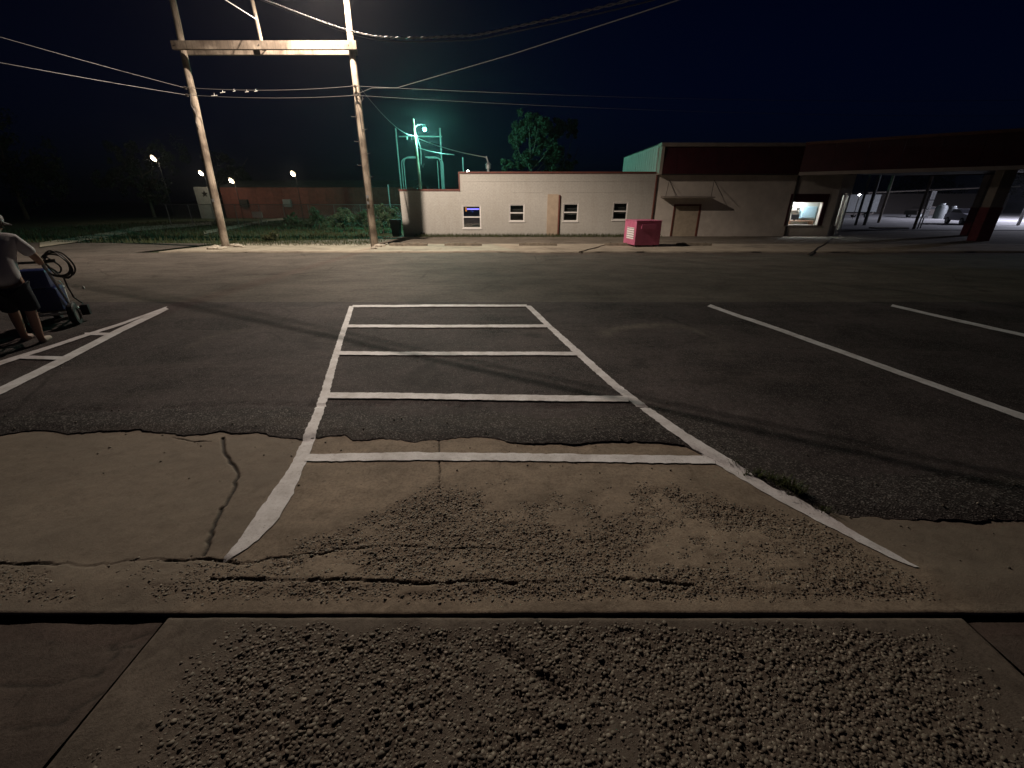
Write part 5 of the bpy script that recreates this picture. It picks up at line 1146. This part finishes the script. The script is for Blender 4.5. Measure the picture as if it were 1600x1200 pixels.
# stacked sign on two legs
p = G(1438, 358); sg = thing('stacked_sign', 'stacked pale sign of six panels on two legs beyond the canopy', 'sign', (p.x, p.y, gz(p.y)))
sgm = Matrix.Translation((p.x, p.y, 0)) @ Matrix.Rotation(R(36), 4, 'Z'); pw = .68; zb = AT(1434, 341, p.y).z; ztp = AT(1448, 298, p.y).z; hh = (ztp-zb)/3
for i in range(3):
    for j in range(2):
        x = (j-1)*(pw+.05); MB().bevbox(x, x+pw, -.06, .06, zb+i*hh+.03, zb+(i+1)*hh-.03, .015, sgm).build('panel', MT['sign_white'], sg)
for j in range(2): x = (j-.5)*(pw+.05)-.02; MB().box(x-.03, x+.05, .07, .14, gz(p.y)-.1, ztp+.05, sgm).build('leg', MT['dark_metal'], sg)
# parked box truck, car and tanks, small and dim
def vehicle(name, label, cat, p, L, H_, Wd, cab, rz, mat):
    t = thing(name, label, cat, p); t.rotation_euler = (0, 0, rz)
    def b(nm, mt, *a, bev=.06, par=None): return local(MB().bevbox(*a, bev), nm, mt, par or t, False)
    if cab:
        b('cargo_box', mat, -L*.5, L*.22, -Wd/2, Wd/2, .75, H_); c_ = b('cab', mat, L*.24, L*.5, -Wd/2+.05, Wd/2-.05, .55, H_*.78); b('windscreen', MT['black'], L*.5+.001, L*.5+.02, -Wd/2+.2, Wd/2-.2, H_*.5, H_*.72, bev=.005, par=c_); b('chassis', MT['dark_metal'], -L*.5, L*.5, -Wd*.35, Wd*.35, .4, .7)
    else:
        prof = [(-.5,.28),(-.5,.62),(-.44,.72),(-.30,.78),(-.20,1.0),(.12,1.0),(.26,.74),(.46,.66),(.5,.55),(.5,.28)]
        m = MB(); m.prism([(x*L, z*H_) for x, z in prof], -Wd/2, Wd/2, Matrix.Rotation(R(90), 4, 'X')); c_ = local(m, 'body', mat, t, False)
        m = MB(); m.prism([(-.27*L,.76*H_),(-.185*L,.95*H_),(.105*L,.95*H_),(.22*L,.76*H_)], -Wd/2-.01, Wd/2+.01, Matrix.Rotation(R(90), 4, 'X')); local(m, 'side_window', MT['black'], c_, False)
        for s in (-1, 1): b('headlight', MT['sign_white'], L*.49, L*.505, s*Wd*.36-.12, s*Wd*.36+.12, H_*.44, H_*.52, bev=.01)
    for x in (-L*.32, L*.34):
        for s in (-1, 1):
            m = MB(); m.lathe([(.0,-.1),(.2,-.1),(.33,-.1),(.34,0),(.33,.1),(.2,.1),(0,.1)], 16, Matrix.Translation((x, s*Wd*.46, .34)), 'y'); w_ = local(m, 'wheel', MT['rubber'], t, True)
            m = MB(); m.lathe([(0,-.11),(.18,-.105),(.18,.105),(0,.11)], 12, Matrix.Translation((x, s*Wd*.46, .34)), 'y'); local(m, 'rim', MT['pipe'], w_, True)
    return t
p = Vector((45.5, 62, gz(62))); vehicle('box_truck', 'pale box truck parked in the dark beyond the store end', 'truck', p, 6.5, 2.9, 2.3, True, R(185), MT['frame_steel'])
p = G(1505, 351); vehicle('parked_car', 'pale lavender car parked on the bright lot behind the canopy post', 'car', p, 3.9, 1.42, 1.7, False, R(250), MT['car_paint'])
p = Vector((56, 62, gz(62))); vehicle('parked_car', 'dim dark car parked left of the stacked sign', 'car', p, 4.2, 1.45, 1.7, False, R(10), MT['dark_metal'])
for k, (x, y, r_, lab) in enumerate(((54.5, 58, .6, 'larger pale storage tank beside the stacked sign'), (56.6, 58.6, .45, 'smaller pale storage tank right of the larger one'))):
    t = thing('storage_tank', lab, 'tank', (x, y, gz(y)), 'storage tanks in the far lot'); m = MB(); m.lathe([(0,0),(r_,0),(r_,1.7*r_+.3),(r_*.8,2*r_+.4),(r_*.3,2.15*r_+.4),(0,2.15*r_+.4)], 18, Matrix.Translation((x, y, gz(y)))); m.build('shell', MT['frame_steel'], t, True); MB().lathe([(0,0),(.25,0),(.25,.15),(0,.15)], 10, Matrix.Translation((x, y, gz(y)+2.15*r_+.4))).build('hatch', MT['pipe'], t)
p = G(1592, 352); t = post_far(1590, 353, (1602,325), .12, MT['sign_white'], 'short white post at the right of the bright lot')
x0 = 70; t = thing('far_shed', 'long low pale-roofed shed beyond the bright lot', 'shed', (70, 80, gz(80)))
MB().box(60, 84, 78, 86, gz(80)-.1, 2.6).build('wall', MT['dark_metal'], t); m = MB(); m.add([(59.5,77.5,2.62),(84.5,77.5,3.6),(84.5,86.5,3.6),(59.5,86.5,2.62),(59.5,77.5,2.8),(84.5,77.5,3.8),(84.5,86.5,3.8),(59.5,86.5,2.8)], [(0,3,2,1),(4,5,6,7),(0,1,5,4),(1,2,6,5),(2,3,7,6),(3,0,4,7)]); m.build('roof', MT['metal_cap'], t)
q = AT(1343, 304.5, 58); t = thing('far_lamp', 'tiny white lamp on a thin pole beyond the store end', 'lamp pole', (q.x, 58, gz(58)))
MB().tube([(q.x+.1, 58.1, gz(58)-.1), (q.x+.1, 58.1, q.z+.2)], .05, 6).build('pole', MT['dark_metal'], t); MB().lathe([(0,-.1),(.13,-.04),(.14,.04),(0,.1)], 10, Matrix.Translation(q)).build('bulb', EM('far_bulb', (.95,.97,1), 30), t, True)

# ================================================================== volume added for halos round the lamps
m = bpy.data.materials.new('halo_haze'); m.use_nodes = True; n = m.node_tree.nodes; n.clear()
out = n.new('ShaderNodeOutputMaterial'); vol = n.new('ShaderNodeVolumePrincipled'); vol.inputs['Density'].default_value = .0003
vol.inputs['Color'].default_value = (.92, .93, 1, 1); vol.inputs['Anisotropy'].default_value = .85; m.node_tree.links.new(vol.outputs[0], out.inputs['Volume'])
kind(MB().box(-1000, 1000, -60, 1600, -2, 16).build('added_haze', m), 'stuff', 'thin volume added to put lens-like halos round the lamps')
for o in bpy.data.objects:
    if '_o' in o: del o['_o']
